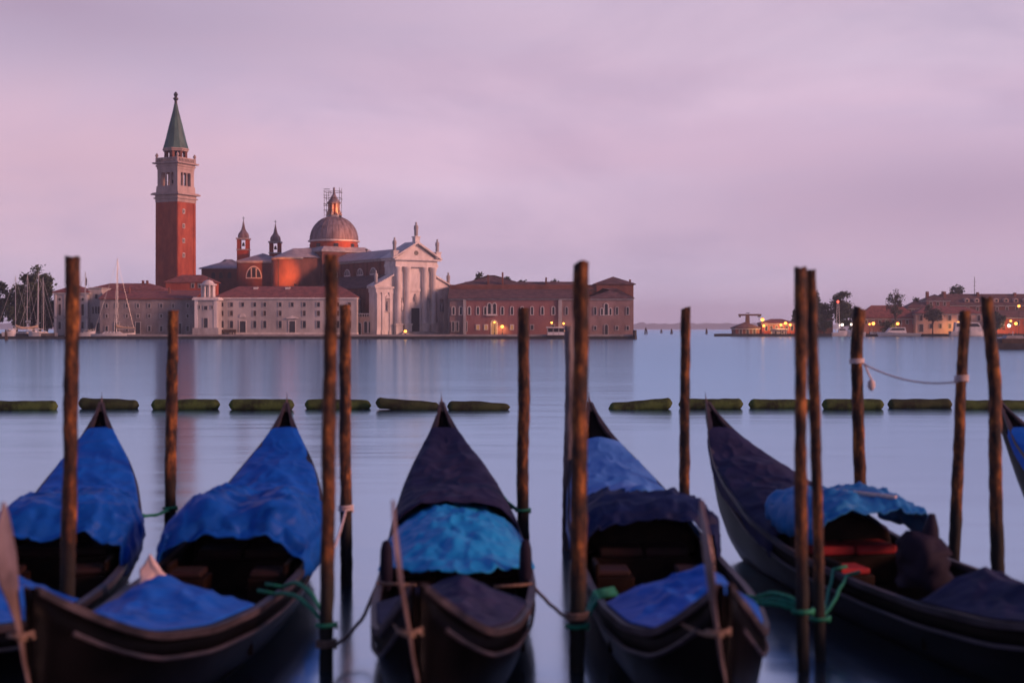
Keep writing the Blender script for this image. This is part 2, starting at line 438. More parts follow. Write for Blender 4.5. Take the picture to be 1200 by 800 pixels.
# ------------------------------------------------------------------ pavilion at the left end
def pavilion():
    d = 416.0
    r = empty('pavilion', (X(83, d), d, GZ), 'white stone harbour pavilion with tall narrow windows at the left end of the island', 'building')
    wallpx(MB(), 63, 103, 344, d, 10).build('wall', M['plaster'], r)
    b = MB(); wallpx(b, 61.5, 104.5, 342.8, d-.5, 11, 344.4); b.build('cornice', M['stone_grey'], r); b = MB(); wallpx(b, 62, 104, 371.2, d-.25, 10.5, 372.6); b.build('string_course', M['stone_grey'], r)
    b = MB(); b.hip(X(63, d), X(103, d), d, d+10, Z(342.6, d), Z(333, d)); b.build('roof', M['tile'], r)
    for px in (65, 76, 90.5, 101.5):
        b = MB(); wallpx(b, px-1.1, px+1.1, 344.5, d-.25, .5); b.build('pilaster', M['stone'], r)
    for px in (70, 83.5, 97):
        winpx(r, px, 349, 352.5, 3.2, d, arch='round')
        winpx(r, px, 356.5, 369.5, 3.2, d, kind='shut')
        winpx(r, px, 377, 385.5, 3.2, d)
    b = MB(); b.tube([(X(95, d), d+5, Z(334, d)), (X(95, d), d+5, Z(325, d))], .22, 6); b.build('finial', M['dark_metal'], r)
    d = 417.5
    r = empty('house', (X(111, d), d, GZ), 'narrow pale plaster house with a single top window beside the white pavilion', 'building')
    wallpx(MB(), 103.6, 119, 338, d, 9).build('wall', M['plaster'], r)
    b = MB(); wallpx(b, 103.4, 119.6, 336.8, d-.3, 9.6, 338); b.build('cornice', M['stone_grey'], r)
    winpx(r, 113, 344.5, 350, 3, d); winpx(r, 108, 378, 388, 3.6, d, kind='door', arch=True); winpx(r, 115.5, 378, 388, 3.6, d, kind='win', arch=True)
    for px in (109.4, 112.6, 115.8): winpx(r, px, 359, 367.5, 2.4, d, arch=True)
pavilion()

# ------------------------------------------------------------------ long wing on the left
def long_wing():
    d = 408.0
    r = empty('long_wing', (X(174, d), d, GZ), 'long tan plaster wing with three rows of small windows under the brick bell tower', 'building')
    wallpx(MB(), 117, 229, 351, d, 9).build('wall', M['plaster_old'], r)
    b = MB(); wallpx(b, 116, 229.4, 349.9, d-.35, 9.7, 351.2); b.build('cornice', M['brick_dull'], r)
    b = MB(); x0, x1 = X(115.5, d), X(229.5, d)
    b.add([(x0, d-.4, Z(350, d)), (x1, d-.4, Z(350, d)), (x1, d+9.4, Z(340, d)), (x0, d+9.4, Z(340, d)), (x0, d-.4, Z(349.4, d)), (x1, d-.4, Z(349.4, d)), (x1, d+9.4, Z(339, d)), (x0, d+9.4, Z(339, d))],
          [(0,3,2,1),(4,5,6,7),(0,1,5,4),(1,2,6,5),(2,3,7,6),(3,0,4,7)])
    b.build('roof', M['tile'], r)
    for px in (125, 137, 148.7, 161.7, 175, 189, 203, 220):
        winpx(r, px, 356, 360.3, 2.2, d); 
        winpx(r, px, 368.5, 372, 2.2, d, kind='shut')
    for px in (125, 148.7, 175, 189, 220): winpx(r, px, 382, 388, 2.6, d)
    for px in (137, 161.7): winpx(r, px, 377.5, 391, 5, d, kind='door')
    winpx(r, 211, 379, 391, 3.2, d, kind='door')
    for px in (151, 198):
        b = MB(); wallpx(b, px-.8, px+.8, 336.5, d+5.5, 1.0, 346); b.build('chimney', M['brick_dull'], r)
    # higher wing behind it
    d = 428.0
    r = empty('rear_wing', (X(140, d), d, GZ), 'red tiled rear wing rising behind the long tan wing left of the bell tower', 'building')
    wallpx(MB(), 100, 192, 339, d, 12).build('wall', M['brick_pale'], r)
    b = MB(); b.hip(X(100, d), X(192, d), d, d+12, Z(340, d), Z(331.2, d)); b.build('roof', M['tile'], r)
    for px in (172, 167):
        b = MB(); wallpx(b, px-1, px+1, 328.5, d+5, 1.2, 335); b.build('chimney', M['brick_dull'], r)
long_wing()

# ------------------------------------------------------------------ harbour lighthouse
def lighthouse():
    d = 402.5; cx, cy = X(241, d), d+3.4
    r = empty('harbour_lighthouse', (cx, cy, GZ), 'square white stone lighthouse with an open columned lantern standing on the quay edge', 'lighthouse')
    hw = 13.2*d/FPX
    b = MB(); b.box(cx-hw-.5, cx+hw+.5, cy-hw-.5, cy+hw+.5, GZ-.2, Z(384, d)); b.build('plinth', M['stone_grey'], r)
    b = MB(); b.box(cx-hw, cx+hw, cy-hw, cy+hw, Z(384, d), Z(351.5, d)); b.build('tower_wall', M['plaster'], r)
    b = MB(); b.box(cx-hw-.6, cx+hw+.6, cy-hw-.6, cy+hw+.6, Z(351.5, d), Z(349.5, d)); b.box(cx-hw-.3, cx+hw+.3, cy-hw-.3, cy+hw+.3, Z(349.5, d), Z(348.2, d)); b.build('cornice', M['stone'], r)
    for sx in (-1, 1):
        b = MB(); b.box(cx+sx*(hw-.5)-.45, cx+sx*(hw-.5)+.45, cy-hw-.12, cy-hw+.1, Z(384, d), Z(351.6, d)); b.build('pilaster', M['stone'], r)
    yf = cy-hw
    s = FPX/d
    window(r, (cx, yf, Z(363, d)), 4/s, 4.5/s); window(r, (cx, yf, Z(384, d)), 4.4/s, 11/s, kind='door')
    for sx in (-1, 1): window(r, (cx+sx*1.9, yf, Z(362, d)), 1.6/s, 4/s)
    lr = 7*d/FPX
    for k in range(8):
        a = math.pi/8 + k*math.pi/4
        b = MB(); b.lathe([(.42, Z(348.2, d)), (.34, Z(346, d)), (.32, Z(335, d)), (.45, Z(334, d))], cx+lr*math.cos(a), cy+lr*math.sin(a), 10)
        b.build('column', M['stone'], r, smooth=True)
    b = MB(); b.lathe([(lr*.55, Z(348.2, d)), (lr*.55, Z(334, d))], cx, cy, 12); b.build('lamp_room', M['plaster'], r)
    b = MB(); b.lathe([(lr+.7, Z(334, d)), (lr+.8, Z(332.6, d)), (lr+.3, Z(332.2, d)), (lr*.95, Z(331, d)), (lr*.7, Z(328.8, d)), (lr*.3, Z(327.6, d)), (.1, Z(327.3, d))], cx, cy, 20); b.build('dome', M['stone'], r, smooth=False)
    b = MB(); b.tube([(cx, cy, Z(327.6, d)), (cx, cy, Z(323, d))], .12, 6); b.build('finial', M['dark_metal'], r)
lighthouse()

# ------------------------------------------------------------------ white front building
def front_building():
    d = 409.0
    r = empty('front_building', (X(336, d), d, GZ), 'white three storey building with red hipped roof in front of the domed church', 'building')
    wallpx(MB(), 254, 418, 350, d, 15).build('wall', M['plaster'], r)
    b = MB(); wallpx(b, 253.4, 418.6, 348.6, d-.4, 15.8, 350.2); b.build('cornice', M['stone'], r); b = MB(); wallpx(b, 253.7, 418.2, 389.5, d-.3, 15.5, 392.6); b.build('plinth', M['stone'], r)
    b = MB(); b.hip(X(252, d), X(418, d), d, d+15, Z(348.5, d), Z(334.5, d), inset=6.0); b.build('roof', M['tile'], r)
    cols = (260.4, 271.3, 284.4, 298.6, 310.3, 328.3, 342.4, 356.6, 373.2, 396, 409.5)
    for px in cols:
        winpx(r, px, 354.4, 359.2, 3.1, d)
        if px not in (284.4, 342.4):
            winpx(r, px, 364, 370, 3.1, d, kind='shut')
            winpx(r, px, 376, 384.2, 3.4, d)
    for px in (284.4, 342.4):
        winpx(r, px, 376.3, 391.8, 7.2, d, kind='door', frame='stone')
    s = FPX/d
    b = MB(); x = X(342.4, d); b.extrude([(x-7/s, Z(373.2, d)), (x+7/s, Z(373.2, d)), (x+7/s, Z(372.4, d)), (x, Z(370, d)), (x-7/s, Z(372.4, d))], d-.5, d+.1); b.build('door_pediment', M['stone'], r)
    b = MB(); x = X(284.4, d); b.extrude([(x+3.6/s*math.cos(math.pi*k/10), Z(371.5, d)+4.2/s*math.sin(math.pi*k/10)) for k in range(11)], d-.25, d+.1); b.build('lunette_relief', M['stone'], r)
    for px in (299.5, 337):
        b = MB(); wallpx(b, px-2.6, px+2.6, 336.4, d+5.2, 1.6, 341); b.build('skylight', M['stone'], r)
    b = MB(); wallpx(b, 256.5, 276, 386, d-2.2, 1.2, 389.5)
    for px in (257.5, 262, 267, 272, 275): wallpx(b, px-.4, px+.4, 389.5, d-2.1, .8)
    o = b.build('stone_bench', M['shutter']); tag(o, 'low dark bench beside the lighthouse in front of the white building', 'bench')
    # narrow courtyard front between this building and the church
    d = 414.0
    r = empty('courtyard_wall', (X(426, d), d, GZ), 'low pink courtyard wall with arched gate and balustrade left of the church front', 'wall')
    wallpx(MB(), 412, 437, 371, d, 1.0).build('wall', M['plaster_peach'], r)
    for k in range(9):
        b = MB(); wallpx(b, 413+k*2.7, 413.9+k*2.7, 368.2, d+.2, .5, 371); b.build('baluster', M['stone'], r)
    b = MB(); wallpx(b, 412, 437, 367, d, .9, 368.2); b.build('handrail', M['stone'], r)
    winpx(r, 421, 378, 392, 4.4, d, kind='door', arch=True, frame='stone'); winpx(r, 428.6, 376.5, 390, 3.4, d, arch=True, frame='stone')
    winpx(r, 433.6, 376.5, 390, 2.6, d, arch=True, frame='stone')
front_building()

# ------------------------------------------------------------------ bell tower
def campanile():
    d = 455.0; cx = X(206, d); cy = d; rot = R(64)
    r = empty('bell_tower', (cx, cy, GZ), 'tall red brick bell tower with white stone belfry and green spire', 'bell tower')
    a = 9.3/2
    def zz(py): return Z(py, d)
    def sq(hw, z0, z1, b, top=1.0):
        p = [(cx + q[0]*math.cos(rot) - q[1]*math.sin(rot), cy + q[0]*math.sin(rot) + q[1]*math.cos(rot)) for q in ((-hw, -hw), (hw, -hw), (hw, hw), (-hw, hw))]
        return b.prism(p, z0, z1, top)
    sq(a, GZ-.3, zz(238), MB(), .985).build('shaft', M['brick'], r)
    # shallow corner strips on each face
    for f in range(4):
        ar = rot + f*math.pi/2
        for off in (-a*.86, a*.86):
            b = MB(); c, s_ = math.cos(ar), math.sin(ar)
            pts = [(off-.55, -a-.14), (off+.55, -a-.14), (off+.55, -a+.1), (off-.55, -a+.1)]
            b.prism([(cx+x*c-y*s_, cy+x*s_+y*c) for x, y in pts], GZ, zz(239), .985, (cx, cy)); b.build('corner_strip', M['brick'], r)
        for py in (249, 266, 283, 300):
            if f == 0:
                y = -a-.02
                xx = -1.7
                window(r, (cx+xx*math.cos(ar)-y*math.sin(ar), cy+xx*math.sin(ar)+y*math.cos(ar), zz(py+2)), .7, 1.2, rot=ar, kind='shut', frame='stone')
    b = MB()
    for hw, p0, p1 in ((a+.05, 238, 234), (a+.45, 234, 232.4), (a+.1, 232.4, 229.5), (a+1.1, 229.5, 227.8), (a+.7, 227.8, 226.8)): sq(hw, zz(p0), zz(p1), b)
    b.build('lower_cornice', M['stone_pink'], r)
    b = MB(); sq(a-.1, zz(226.8), zz(219), b, .97); b.build('belfry_base', M['stone_pink'], r)
    # belfry: corner piers, two columns in each opening, sky shows through
    hb = a-.45
    for sx in (-1, 1):
        for sy in (-1, 1):
            x, y = sx*(hb-.85), sy*(hb-.85)
            b = MB(); c, s_ = math.cos(rot), math.sin(rot)
            pts = [(x-.85, y-.85), (x+.85, y-.85), (x+.85, y+.85), (x-.85, y+.85)]
            b.prism([(cx+p*c-q*s_, cy+p*s_+q*c) for p, q in pts], zz(219), zz(199.5), 1.0); b.build('corner_pier', M['stone_pink'], r)
    for f in range(4):
        ar = rot + f*math.pi/2; c, s_ = math.cos(ar), math.sin(ar)
        for off in (-.92, .92):
            b = MB(); y = -hb+.5
            b.lathe([(.42, zz(219)), (.34, zz(218)), (.30, zz(204)), (.42, zz(203.4))], cx+off*c-y*s_, cy+off*s_+y*c, 10); b.build('column', M['stone_pink'], r, smooth=True)
        b = MB()
        for off, w in ((-1.9, .55), (0, .6), (1.9, .55)):      # heads of the three arches
            for k in range(6):
                pass
        prof = [(-hb+1.7, zz(203.4)), (hb-1.7, zz(203.4)), (hb-1.7, zz(199.5)), (-hb+1.7, zz(199.5))]
        vs = [(p[0], y_, p[1]) for y_ in (-hb+.05, -hb+.9) for p in prof]
        bb = MB(); vs = [(cx+x*c-y*s_, cy+x*s_+y*c, z) for x, y, z in vs]
        bb.add(vs, [(0,1,2,3),(7,6,5,4),(0,4,5,1),(2,6,7,3)]); bb.build('arch_head', M['stone_pink'], r)
    b = MB(); sq(.9, zz(215), zz(211), b); b.lathe([(.95, zz(213)), (.8, zz(210)), (.55, zz(206.5)), (.15, zz(205))], cx, cy, 14); b.build('bell', M['dark_metal'], r)
    b = MB()
    for hw, p0, p1 in ((a-.3, 199.5, 196.5), (a+.0, 196.5, 195), (a-.2, 195, 193.2), (a+.75, 193.2, 191.6)): sq(hw, zz(p0), zz(p1), b)
    b.build('upper_cornice', M['stone_pink'], r)
    for f in range(4):
        ar = rot + f*math.pi/2; c, s_ = math.cos(ar), math.sin(ar)
        b = MB()
        for x0, x1, z0, z1 in [(-a+.2, a-.2, 187.2, 186)] + [(-a+.35+k*.78, -a+.35+k*.78+.4, 191.6, 187.2) for k in range(12)]:
            y0, y1 = -a+.05, -a+.45
            vs = [(x, y, z) for z in (zz(z0), zz(z1)) for y in (y0, y1) for x in (x0, x1)]
            b.add([(cx+x*c-y*s_, cy+x*s_+y*c, z) for x, y, z in vs], [(0,2,3,1),(4,5,7,6),(0,1,5,4),(2,6,7,3),(0,4,6,2),(1,3,7,5)])
        b.build('balustrade', M['stone_pink'], r)
        b = MB(); x = -a+.3; y = -a+.3
        b.lathe([(.45, zz(191.6)), (.45, zz(186)), (.25, zz(185.5)), (.55, zz(183.8)), (.45, zz(182.4)), (.1, zz(180.5))], cx+x*c-y*s_, cy+x*s_+y*c, 8); b.build('corner_finial', M['stone_pink'], r)
    # octagonal drum with openings
    for k in range(8):
        an = rot + k*math.pi/4 + math.pi/8
        b = MB(); b.lathe([(.62, zz(191.6)), (.62, zz(178))], cx+3.3*math.cos(an), cy+3.3*math.sin(an), 8); b.build('drum_pier', M['brick_dull'], r)
    b = MB(); b.lathe([(1.3, zz(191.6)), (1.3, zz(178))], cx, cy, 10); b.build('drum_core', M['dark_metal'], r)
    b = MB(); b.lathe([(4.2, zz(178)), (4.3, zz(176.6)), (4.55, zz(176)), (4.5, zz(174.6))], cx, cy, 8, rot=rot+math.pi/8); b.build('drum_cornice', M['stone_pink'], r)
    b = MB(); b.lathe([(4.25, zz(174.6)), (3.4, zz(164)), (2.1, zz(145)), (1.0, zz(130)), (.55, zz(122))], cx, cy, 12, rot=rot); b.build('spire', M['copper'], r)
    b = MB(); b.lathe([(.5, zz(122)), (.45, zz(118)), (.9, zz(116.5)), (.85, zz(115)), (.35, zz(114)), (.55, zz(112.5)), (.75, zz(111)), (.5, zz(109.3)), (.1, zz(107.6))], cx, cy, 12); b.build('finial', M['dark_metal'], r)
    return r
campanile()

# low brick block at the foot of the tower
def sacristy():
    d = 440.0
    r = empty('sacristy', (X(215, d), d, GZ), 'low brick block with tiled roof at the foot of the bell tower', 'building')
    wallpx(MB(), 194, 250, 331, d, 8).build('wall', M['brick'], r)
    b = MB(); b.hip(X(193, d), X(251, d), d, d+8, Z(331, d), Z(321.5, d), inset=5); b.build('roof', M['tile'], r)
    for px in (226, 234, 242): winpx(r, px, 332.5, 337, 2.4, d)
sacristy()
# ------------------------------------------------------------------ the church
def statue_profile(h):
    return [(.50*h*.30, 0), (.34*h*.30, h*.04), (.50*h*.26, h*.10), (.48*h*.26, h*.40), (.58*h*.26, h*.55), (.52*h*.28, h*.72), (.22*h*.28, h*.82), (.16*h*.28, h*.84), (.27*h*.26, h*.89), (.26*h*.26, h*.95), (.10*h*.26, h)]
def church():
    d0 = 418.0; x0 = X(487, d0); th = R(35)
    r = empty('church', (x0, d0, GZ), 'domed church with white columned temple front and dark brick nave behind', 'church')
    XF = Matrix.Translation((x0, d0, 0)) @ Matrix.Rotation(th, 4, 'Z')
    def L(): return MB(XF)
    def zz(py): return Z(py, d0)
    st = M['stone']; g0 = GZ-.2
    HW, CW = 13.4, 7.4
    # front: lower order walls, central wall
    for sx in (-1, 1):
        b = L(); xa, xb = sorted((sx*CW, sx*HW)); b.box(xa, xb, 0.6, 5.0, g0, zz(338)); b.build('side_bay_wall', st, r)
        # half pediment: sloping gable over the side bay
        b = L(); b.extrude([(sx*CW, zz(336.2)), (sx*(HW+.4), zz(336.2)), (sx*CW, zz(323.5))] if sx > 0 else [(-HW-.4, zz(336.2)), (-CW, zz(336.2)), (-CW, zz(323.5))], 0.75, 4.6); b.build('half_pediment', st, r)
        b = L(); b.extrude([(sx*CW, zz(323.5)), (sx*(HW+.9), zz(336.6)), (sx*(HW+.9), zz(335.2)), (sx*CW, zz(321.6))], 0.1, 4.9); b.build('raking_cornice', st, r)
        b = L(); b.box(min(sx*CW, sx*(HW+.7)), max(sx*CW, sx*(HW+.7)), 0.0, 5.2, zz(338.4), zz(336.4)); b.box(min(sx*CW, sx*(HW+.2)), max(sx*CW, sx*(HW+.2)), 0.35, 5.1, zz(343), zz(338.4)); b.build('entablature', st, r)
        for xx in (8.4, 11.0, 12.8):
            b = L(); b.box(sx*xx-.5, sx*xx+.5, 0.3, 0.7, zz(387), zz(343)); b.box(sx*xx-.65, sx*xx+.65, 0.2, 0.72, zz(345), zz(343)); b.box(sx*xx-.65, sx*xx+.65, 0.2, 0.72, g0, zz(387)); b.build('pilaster', st, r)
        b = L(); b.box(sx*9.7-.75, sx*9.7+.75, .42, .62, zz(365), zz(350)); b.build('tabernacle_recess', M['stone_grey'], r)
        b = L(); b.box(sx*9.7-.95, sx*9.7+.95, .1, .6, zz(365.6), zz(364.8)); b.extrude([(sx*9.7-1.0, zz(350)), (sx*9.7+1.0, zz(350)), (sx*9.7, zz(346.5))], .1, .62); b.build('tabernacle', st, r)
        b = L(); b.lathe([(a, zz(364.8)+z) for a, z in statue_profile(3.0)], sx*9.7, .25, 10); b.build('niche_statue', M['stone_grey'], r)
        b = L(); b.box(sx*12.9-.5, sx*12.9+.5, 1.2, 2.2, zz(335.4), zz(333)); b.lathe([(a, zz(333)+z) for a, z in statue_profile(4.0)], sx*12.9, 1.7, 10); b.build('lower_statue', M['stone_grey'], r)
    b = L(); b.box(-CW, CW, 0.3, 6.0, g0, zz(313)); b.build('front_wall', st, r)
    b = L(); b.box(-CW-.2, CW+.2, -0.9, 6.1, zz(313), zz(309.5)); b.box(-CW, CW, -0.7, 6.05, zz(309.5), zz(305.5)); b.box(-CW-.9, CW+.9, -1.7, 6.5, zz(305.5), zz(303.8)); b.build('main_entablature', st, r)
    b = L(); b.extrude([(-CW, zz(303.8)), (CW, zz(303.8)), (0, zz(285.8))], -.4, 6.0); b.build('pediment', st, r)
    for sx in (-1, 1):
        b = L(); b.extrude([(sx*(CW+1.1), zz(303.9)), (0, zz(285.4)), (0, zz(283)), (sx*(CW+1.5), zz(303.0))], -1.6, 6.4); b.build('pediment_cornice', st, r)
    b = L(); b.extrude([(.75*math.cos(2*math.pi*k/14), zz(296.5)+.75*math.sin(2*math.pi*k/14)) for k in range(14)], -.46, -.3); b.build('oculus', M['pane'], r)
    for xx in (-6.3, -3.1, 3.1, 6.3):
        zb = zz(379)
        b = L(); b.box(xx-1.15, xx+1.15, -1.15, .35, g0, zb-.5); b.box(xx-1.35, xx+1.35, -1.3, .34, zb-.5, zb); b.build('pedestal', st, r)
        b = L(); b.lathe([(1.15, zb), (1.15, zb+.3), (.98, zb+.6), (.95, zb+.7), (.93, zb+6), (.80, zz(319)), (.85, zz(318.6)), (1.15, zz(314.6)), (1.2, zz(313.0))], xx, -.15, 18); b.build('column', st, r, smooth=True)
    # door, lintel and niches between the columns
    b = L(); b.box(-1.5, 1.5, .2, .4, g0, zz(361)); b.build('door', M['door'], r)
    b = L(); b.box(-2.0, -1.5, .0, .4, g0, zz(361)); b.box(1.5, 2.0, .0, .4, g0, zz(361)); b.box(-2.2, 2.2, -.1, .4, zz(361), zz(358.6)); b.extrude([(2.2*math.cos(math.pi*k/10), zz(358.6)+1.3*math.sin(math.pi*k/10)) for k in range(11)], -.05, .38); b.build('door_surround', st, r)
    b = L(); b.box(-2.1, 2.1, .05, .33, zz(341.5), zz(338.5)); b.build('tablet', st, r)
    b = L(); b.lathe([(a*1.1, zz(356.3)+z) for a, z in statue_profile(3.2)], 0, .05, 10); b.build('relief_figure', M['stone_grey'], r)
    for xx in (-4.7, 4.7):
        b = L(); b.box(xx-.6, xx+.6, .22, .34, zz(364), zz(349)); b.build('niche', M['stone_grey'], r)
        b = L(); b.lathe([(a, zz(364)+z) for a, z in statue_profile(3.0)], xx, .15, 10); b.build('niche_statue', M['stone'], r)
        b = L(); b.box(xx-.9, xx+.9, .1, .36, zz(338.5), zz(337.0)); b.build('string_course', st, r)
    for xx, pb, ph in ((0, 284, 4.4), (-CW-.2, 301.5, 4.0), (CW+.2, 301.5, 4.0)):
        b = L(); b.box(xx-.8, xx+.8, -1.2, .6, zz(pb)-.3, zz(pb)+1.5); b.box(xx-1.0, xx+1.0, -1.4, .8, zz(pb)+1.5, zz(pb)+1.8); b.build('statue_pedestal', st, r)
        b = L(); b.lathe([(a*1.05, zz(pb)+1.8+z) for a, z in statue_profile(ph)], xx, -.3, 10); b.build('roof_statue', M['stone_grey'], r, smooth=True)
    b = L()
    for k in range(5): b.box(-5-.45*(5-k), 5+.45*(5-k), -1.4-.5*(5-k), .3, g0+.22*k, g0+.22*(k+1)-.003)
    b.build('steps', M['stone_grey'], r)

    # nave, aisles
    eave = zz(302); ridge = zz(289.5)
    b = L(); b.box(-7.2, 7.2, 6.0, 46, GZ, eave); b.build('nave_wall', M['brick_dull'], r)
    b = L(); b.box(-7.55, -7.2, 6.1, 46, eave-.9, eave-.1); b.box(7.2, 7.55, 6.1, 46, eave-.9, eave-.1); b.build('nave_cornice', M['stone_grey'], r)
    b = L(); b.add([(-8, 6.55, eave), (0, 6.55, ridge), (8, 6.55, eave), (-8, 47, eave), (0, 47, ridge), (8, 47, eave), (-8, 6.55, eave-.3), (8, 6.55, eave-.3), (-8, 47, eave-.3), (8, 47, eave-.3)],
                   [(0,1,4,3),(1,2,5,4),(0,6,7,2,1),(3,4,5,9,8),(0,3,8,6),(2,7,9,5),(6,8,9,7)]); b.build('nave_roof', M['lead'], r)
    az = 15.5
    for sx in (-1, 1):
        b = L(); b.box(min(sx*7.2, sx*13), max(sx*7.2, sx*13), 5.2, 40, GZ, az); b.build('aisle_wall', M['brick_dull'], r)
        b = L(); b.add([(sx*7.25, 5.4, az+4.2), (sx*13.5, 5.4, az+.1), (sx*13.5, 40.5, az+.1), (sx*7.25, 40.5, az+4.2), (sx*13.5, 5.4, az-.2), (sx*13.5, 40.5, az-.2), (sx*7.25, 5.4, az+.0), (sx*7.25, 40.5, az)],
                       [(0,1,2,3) if sx < 0 else (3,2,1,0), (1,4,5,2), (0,6,4,1), (3,2,5,7), (6,7,5,4), (0,3,7,6)]); b.build('aisle_roof', M['tile_dark'], r)
    # half-round windows in the nave wall, with two mullions
    def lunette(yl, zc, rad, xl=-7.2):
        f = L(); n = 14
        arc = [(rad*math.cos(math.pi*k/n), rad*math.sin(math.pi*k/n)) for k in range(n+1)]
        g = L(); g.add([(xl-.06, yl+p, zc+q) for p, q in arc], [tuple(range(n, -1, -1))])
        arc2 = [(p*1.18, q*1.18) for p, q in arc]
        vs = [(xl-.16, yl+p, zc+q) for p, q in arc] + [(xl-.16, yl+p, zc+q) for p, q in arc2] + [(xl, yl+p, zc+q) for p, q in arc2]
        f.add(vs, [(k, k+1, n+2+k, n+1+k) for k in range(n)] + [(n+1+k, n+2+k, 2*n+3+k, 2*n+2+k) for k in range(n)])
        f.box(xl-.18, xl, yl-rad*1.18, yl+rad*1.18, zc-.35, zc)
        for s_ in (-.36, .36): f.box(xl-.15, xl-.01, yl+s_*rad-.13, yl+s_*rad+.13, zc, zc+rad*.92)
        w = f.build('lunette_window', M['stone'], r); g.build('pane', M['pane'], w)
    for yl in (13.5, 22, 30.5, 39): lunette(yl, zz(322.0)+.6, 1.7)
    for yl in (9.5, 17.7, 26.2, 34.7):
        b = L(); b.box(-7.5, -7.2, yl-.35, yl+.35, GZ, eave-.95); b.build('buttress_strip', M['brick_dull'], r)

    # crossing: square base, drum, dome
    yc = 53.5; dw = XF @ Vector((0, yc, 0)); dd = dw.y
    def zd(py): return Z(py, dd)
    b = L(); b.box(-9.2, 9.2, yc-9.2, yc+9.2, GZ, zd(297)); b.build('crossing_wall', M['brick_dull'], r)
    b = L(); b.box(-9.6, 9.6, yc-9.6, yc+9.6, zd(297), zd(295.5)); b.build('crossing_cornice', M['stone_grey'], r)
    b = L(); b.prism([(-9.6, yc-9.6), (9.6, yc-9.6), (9.6, yc+9.6), (-9.6, yc+9.6)], zd(295.5), zd(290.5), .8); b.build('crossing_roof', M['lead'], r)
    b = L(); b.lathe([(8.0, zd(297)), (8.0, zd(283.8))], 0, yc, 40); b.build('drum', M['brick'], r, smooth=False)
    b = L(); b.lathe([(8.05, zd(284.2)), (8.7, zd(283.6)), (8.75, zd(282.2)), (8.2, zd(281.8))], 0, yc, 40); b.build('drum_cornice', M['stone'], r)
    R0 = 8.15; zb = zd(282)
    b = L(); b.lathe([(R0*math.cos(a)**.92 if a < 1.5 else .2, zb + 8.2*math.sin(a)) for a in [k*math.pi/2/14*.985 for k in range(15)]], 0, yc, 40); b.build('dome', M['lead_dome'], r, smooth=True)
    for k in range(24):
        a = 2*math.pi*k/24
        b = L(); b.tube([(R0*1.005*math.cos(q)**.92*math.cos(a), yc + R0*1.005*math.cos(q)**.92*math.sin(a), zb + 8.24*math.sin(q)) for q in [j*math.pi/2*.9/8 for j in range(9)]], .07, 4); b.build('dome_rib', M['lead_dome'], r)
    for k in range(8):
        a = math.pi/8 + k*math.pi/4
        b = L(); b.box(-.7, .7, -.12, .12, zd(294.5), zd(286.5))
        b2 = MB(XF @ Matrix.Translation((8.05*math.cos(a), yc+8.05*math.sin(a), 0)) @ Matrix.Rotation(a-math.pi/2, 4, 'Z')); b2.box(-.75, .75, -.15, .12, zd(293.5), zd(286.5)); b2.build('drum_window', M['pane'], r)
    # lantern on the dome
    zt = zb + 8.1
    b = L(); b.lathe([(2.5, zt-.3), (2.4, zt+.5), (2.1, zt+.6)], 0, yc, 16); b.build('lantern_base', M['stone_grey'], r)
    for k in range(8):
        a = k*math.pi/4
        b = L(); b.lathe([(.42, zt+.5), (.36, zt+4.4)], 1.75*math.cos(a), yc+1.75*math.sin(a), 8); b.build('lantern_column', M['plaster_peach'], r)
        b2 = MB(XF @ Matrix.Translation((0, yc, 0)) @ Matrix.Rotation(a, 4, 'Z')); b2.add([(1.9, -.2, zt+.5), (1.9, .2, zt+.5), (2.9, -.2, zt+.4), (2.9, .2, zt+.4), (1.9, -.2, zt+2.6), (1.9, .2, zt+2.6)], [(0,2,4),(1,5,3),(2,3,5,4),(0,4,5,1),(0,1,3,2)]); b2.build('lantern_scroll', M['plaster_peach'], r)
    b = L(); b.lathe([(1.2, zt+.5), (1.2, zt+4.4)], 0, yc, 10); b.build('lantern_core', M['brick'], r)
    b = L(); b.lathe([(2.3, zt+4.4), (2.35, zt+4.9), (1.9, zt+5.2), (1.2, zt+6.2), (.6, zt+7.4), (.35, zt+8.2), (.3, zt+9.2), (.42, zt+9.5), (.1, zt+10)], 0, yc, 14); b.build('lantern_cap', M['lead_dome'], r)

    # transept with rounded end towards the water
    tx, ty, tr = -15.5, yc-.8, 6.9
    b = L(); b.box(-15.5, -9.0, ty-tr, ty+tr, GZ, zd(305)); b.lathe([(tr, GZ), (tr, zd(305))], tx, ty, 26, math.pi/2, 3*math.pi/2); b.build('transept_wall', M['brick_dull'], r)
    b = L(); b.lathe([(tr+.1, zd(306.5)), (tr+.45, zd(305.6)), (tr+.5, zd(304.2)), (tr-.1, zd(304.1))], tx, ty, 26, math.pi/2, 3*math.pi/2); b.build('transept_cornice', M['stone_grey'], r)
    b = L(); b.lathe([(tr+.5, zd(304.2)), (.05, zd(293))], tx, ty, 26, math.pi/2, 3*math.pi/2)
    b.add([(tx, ty-tr-.5, zd(304.2)), (-9, ty-tr-.5, zd(304.2)), (-9, ty, zd(292)), (tx, ty, zd(293)), (tx, ty+tr+.5, zd(304.2)), (-9, ty+tr+.5, zd(304.2))], [(0,1,2,3),(3,2,5,4)]); b.build('transept_roof', M['lead'], r)
    for yy in (-2.4, 2.6):
        b = L(); b.tube([(tx-tr-.12 + .5*(abs(yy) > 2), ty+yy, GZ+8), (tx-tr-.12+.5*(abs(yy) > 2), ty+yy, zd(306.5))], .12, 6); b.build('downpipe', M['dark_metal'], r)

    # choir blocks towards the tower, placed parallel to the quay
    def blk(p0, p1, pyt, d, dep, m, nm, roofpts=None):
        b = MB(); wallpx(b, p0, p1, pyt, d, dep); return b.build(nm, m, r)
    d = 462.0
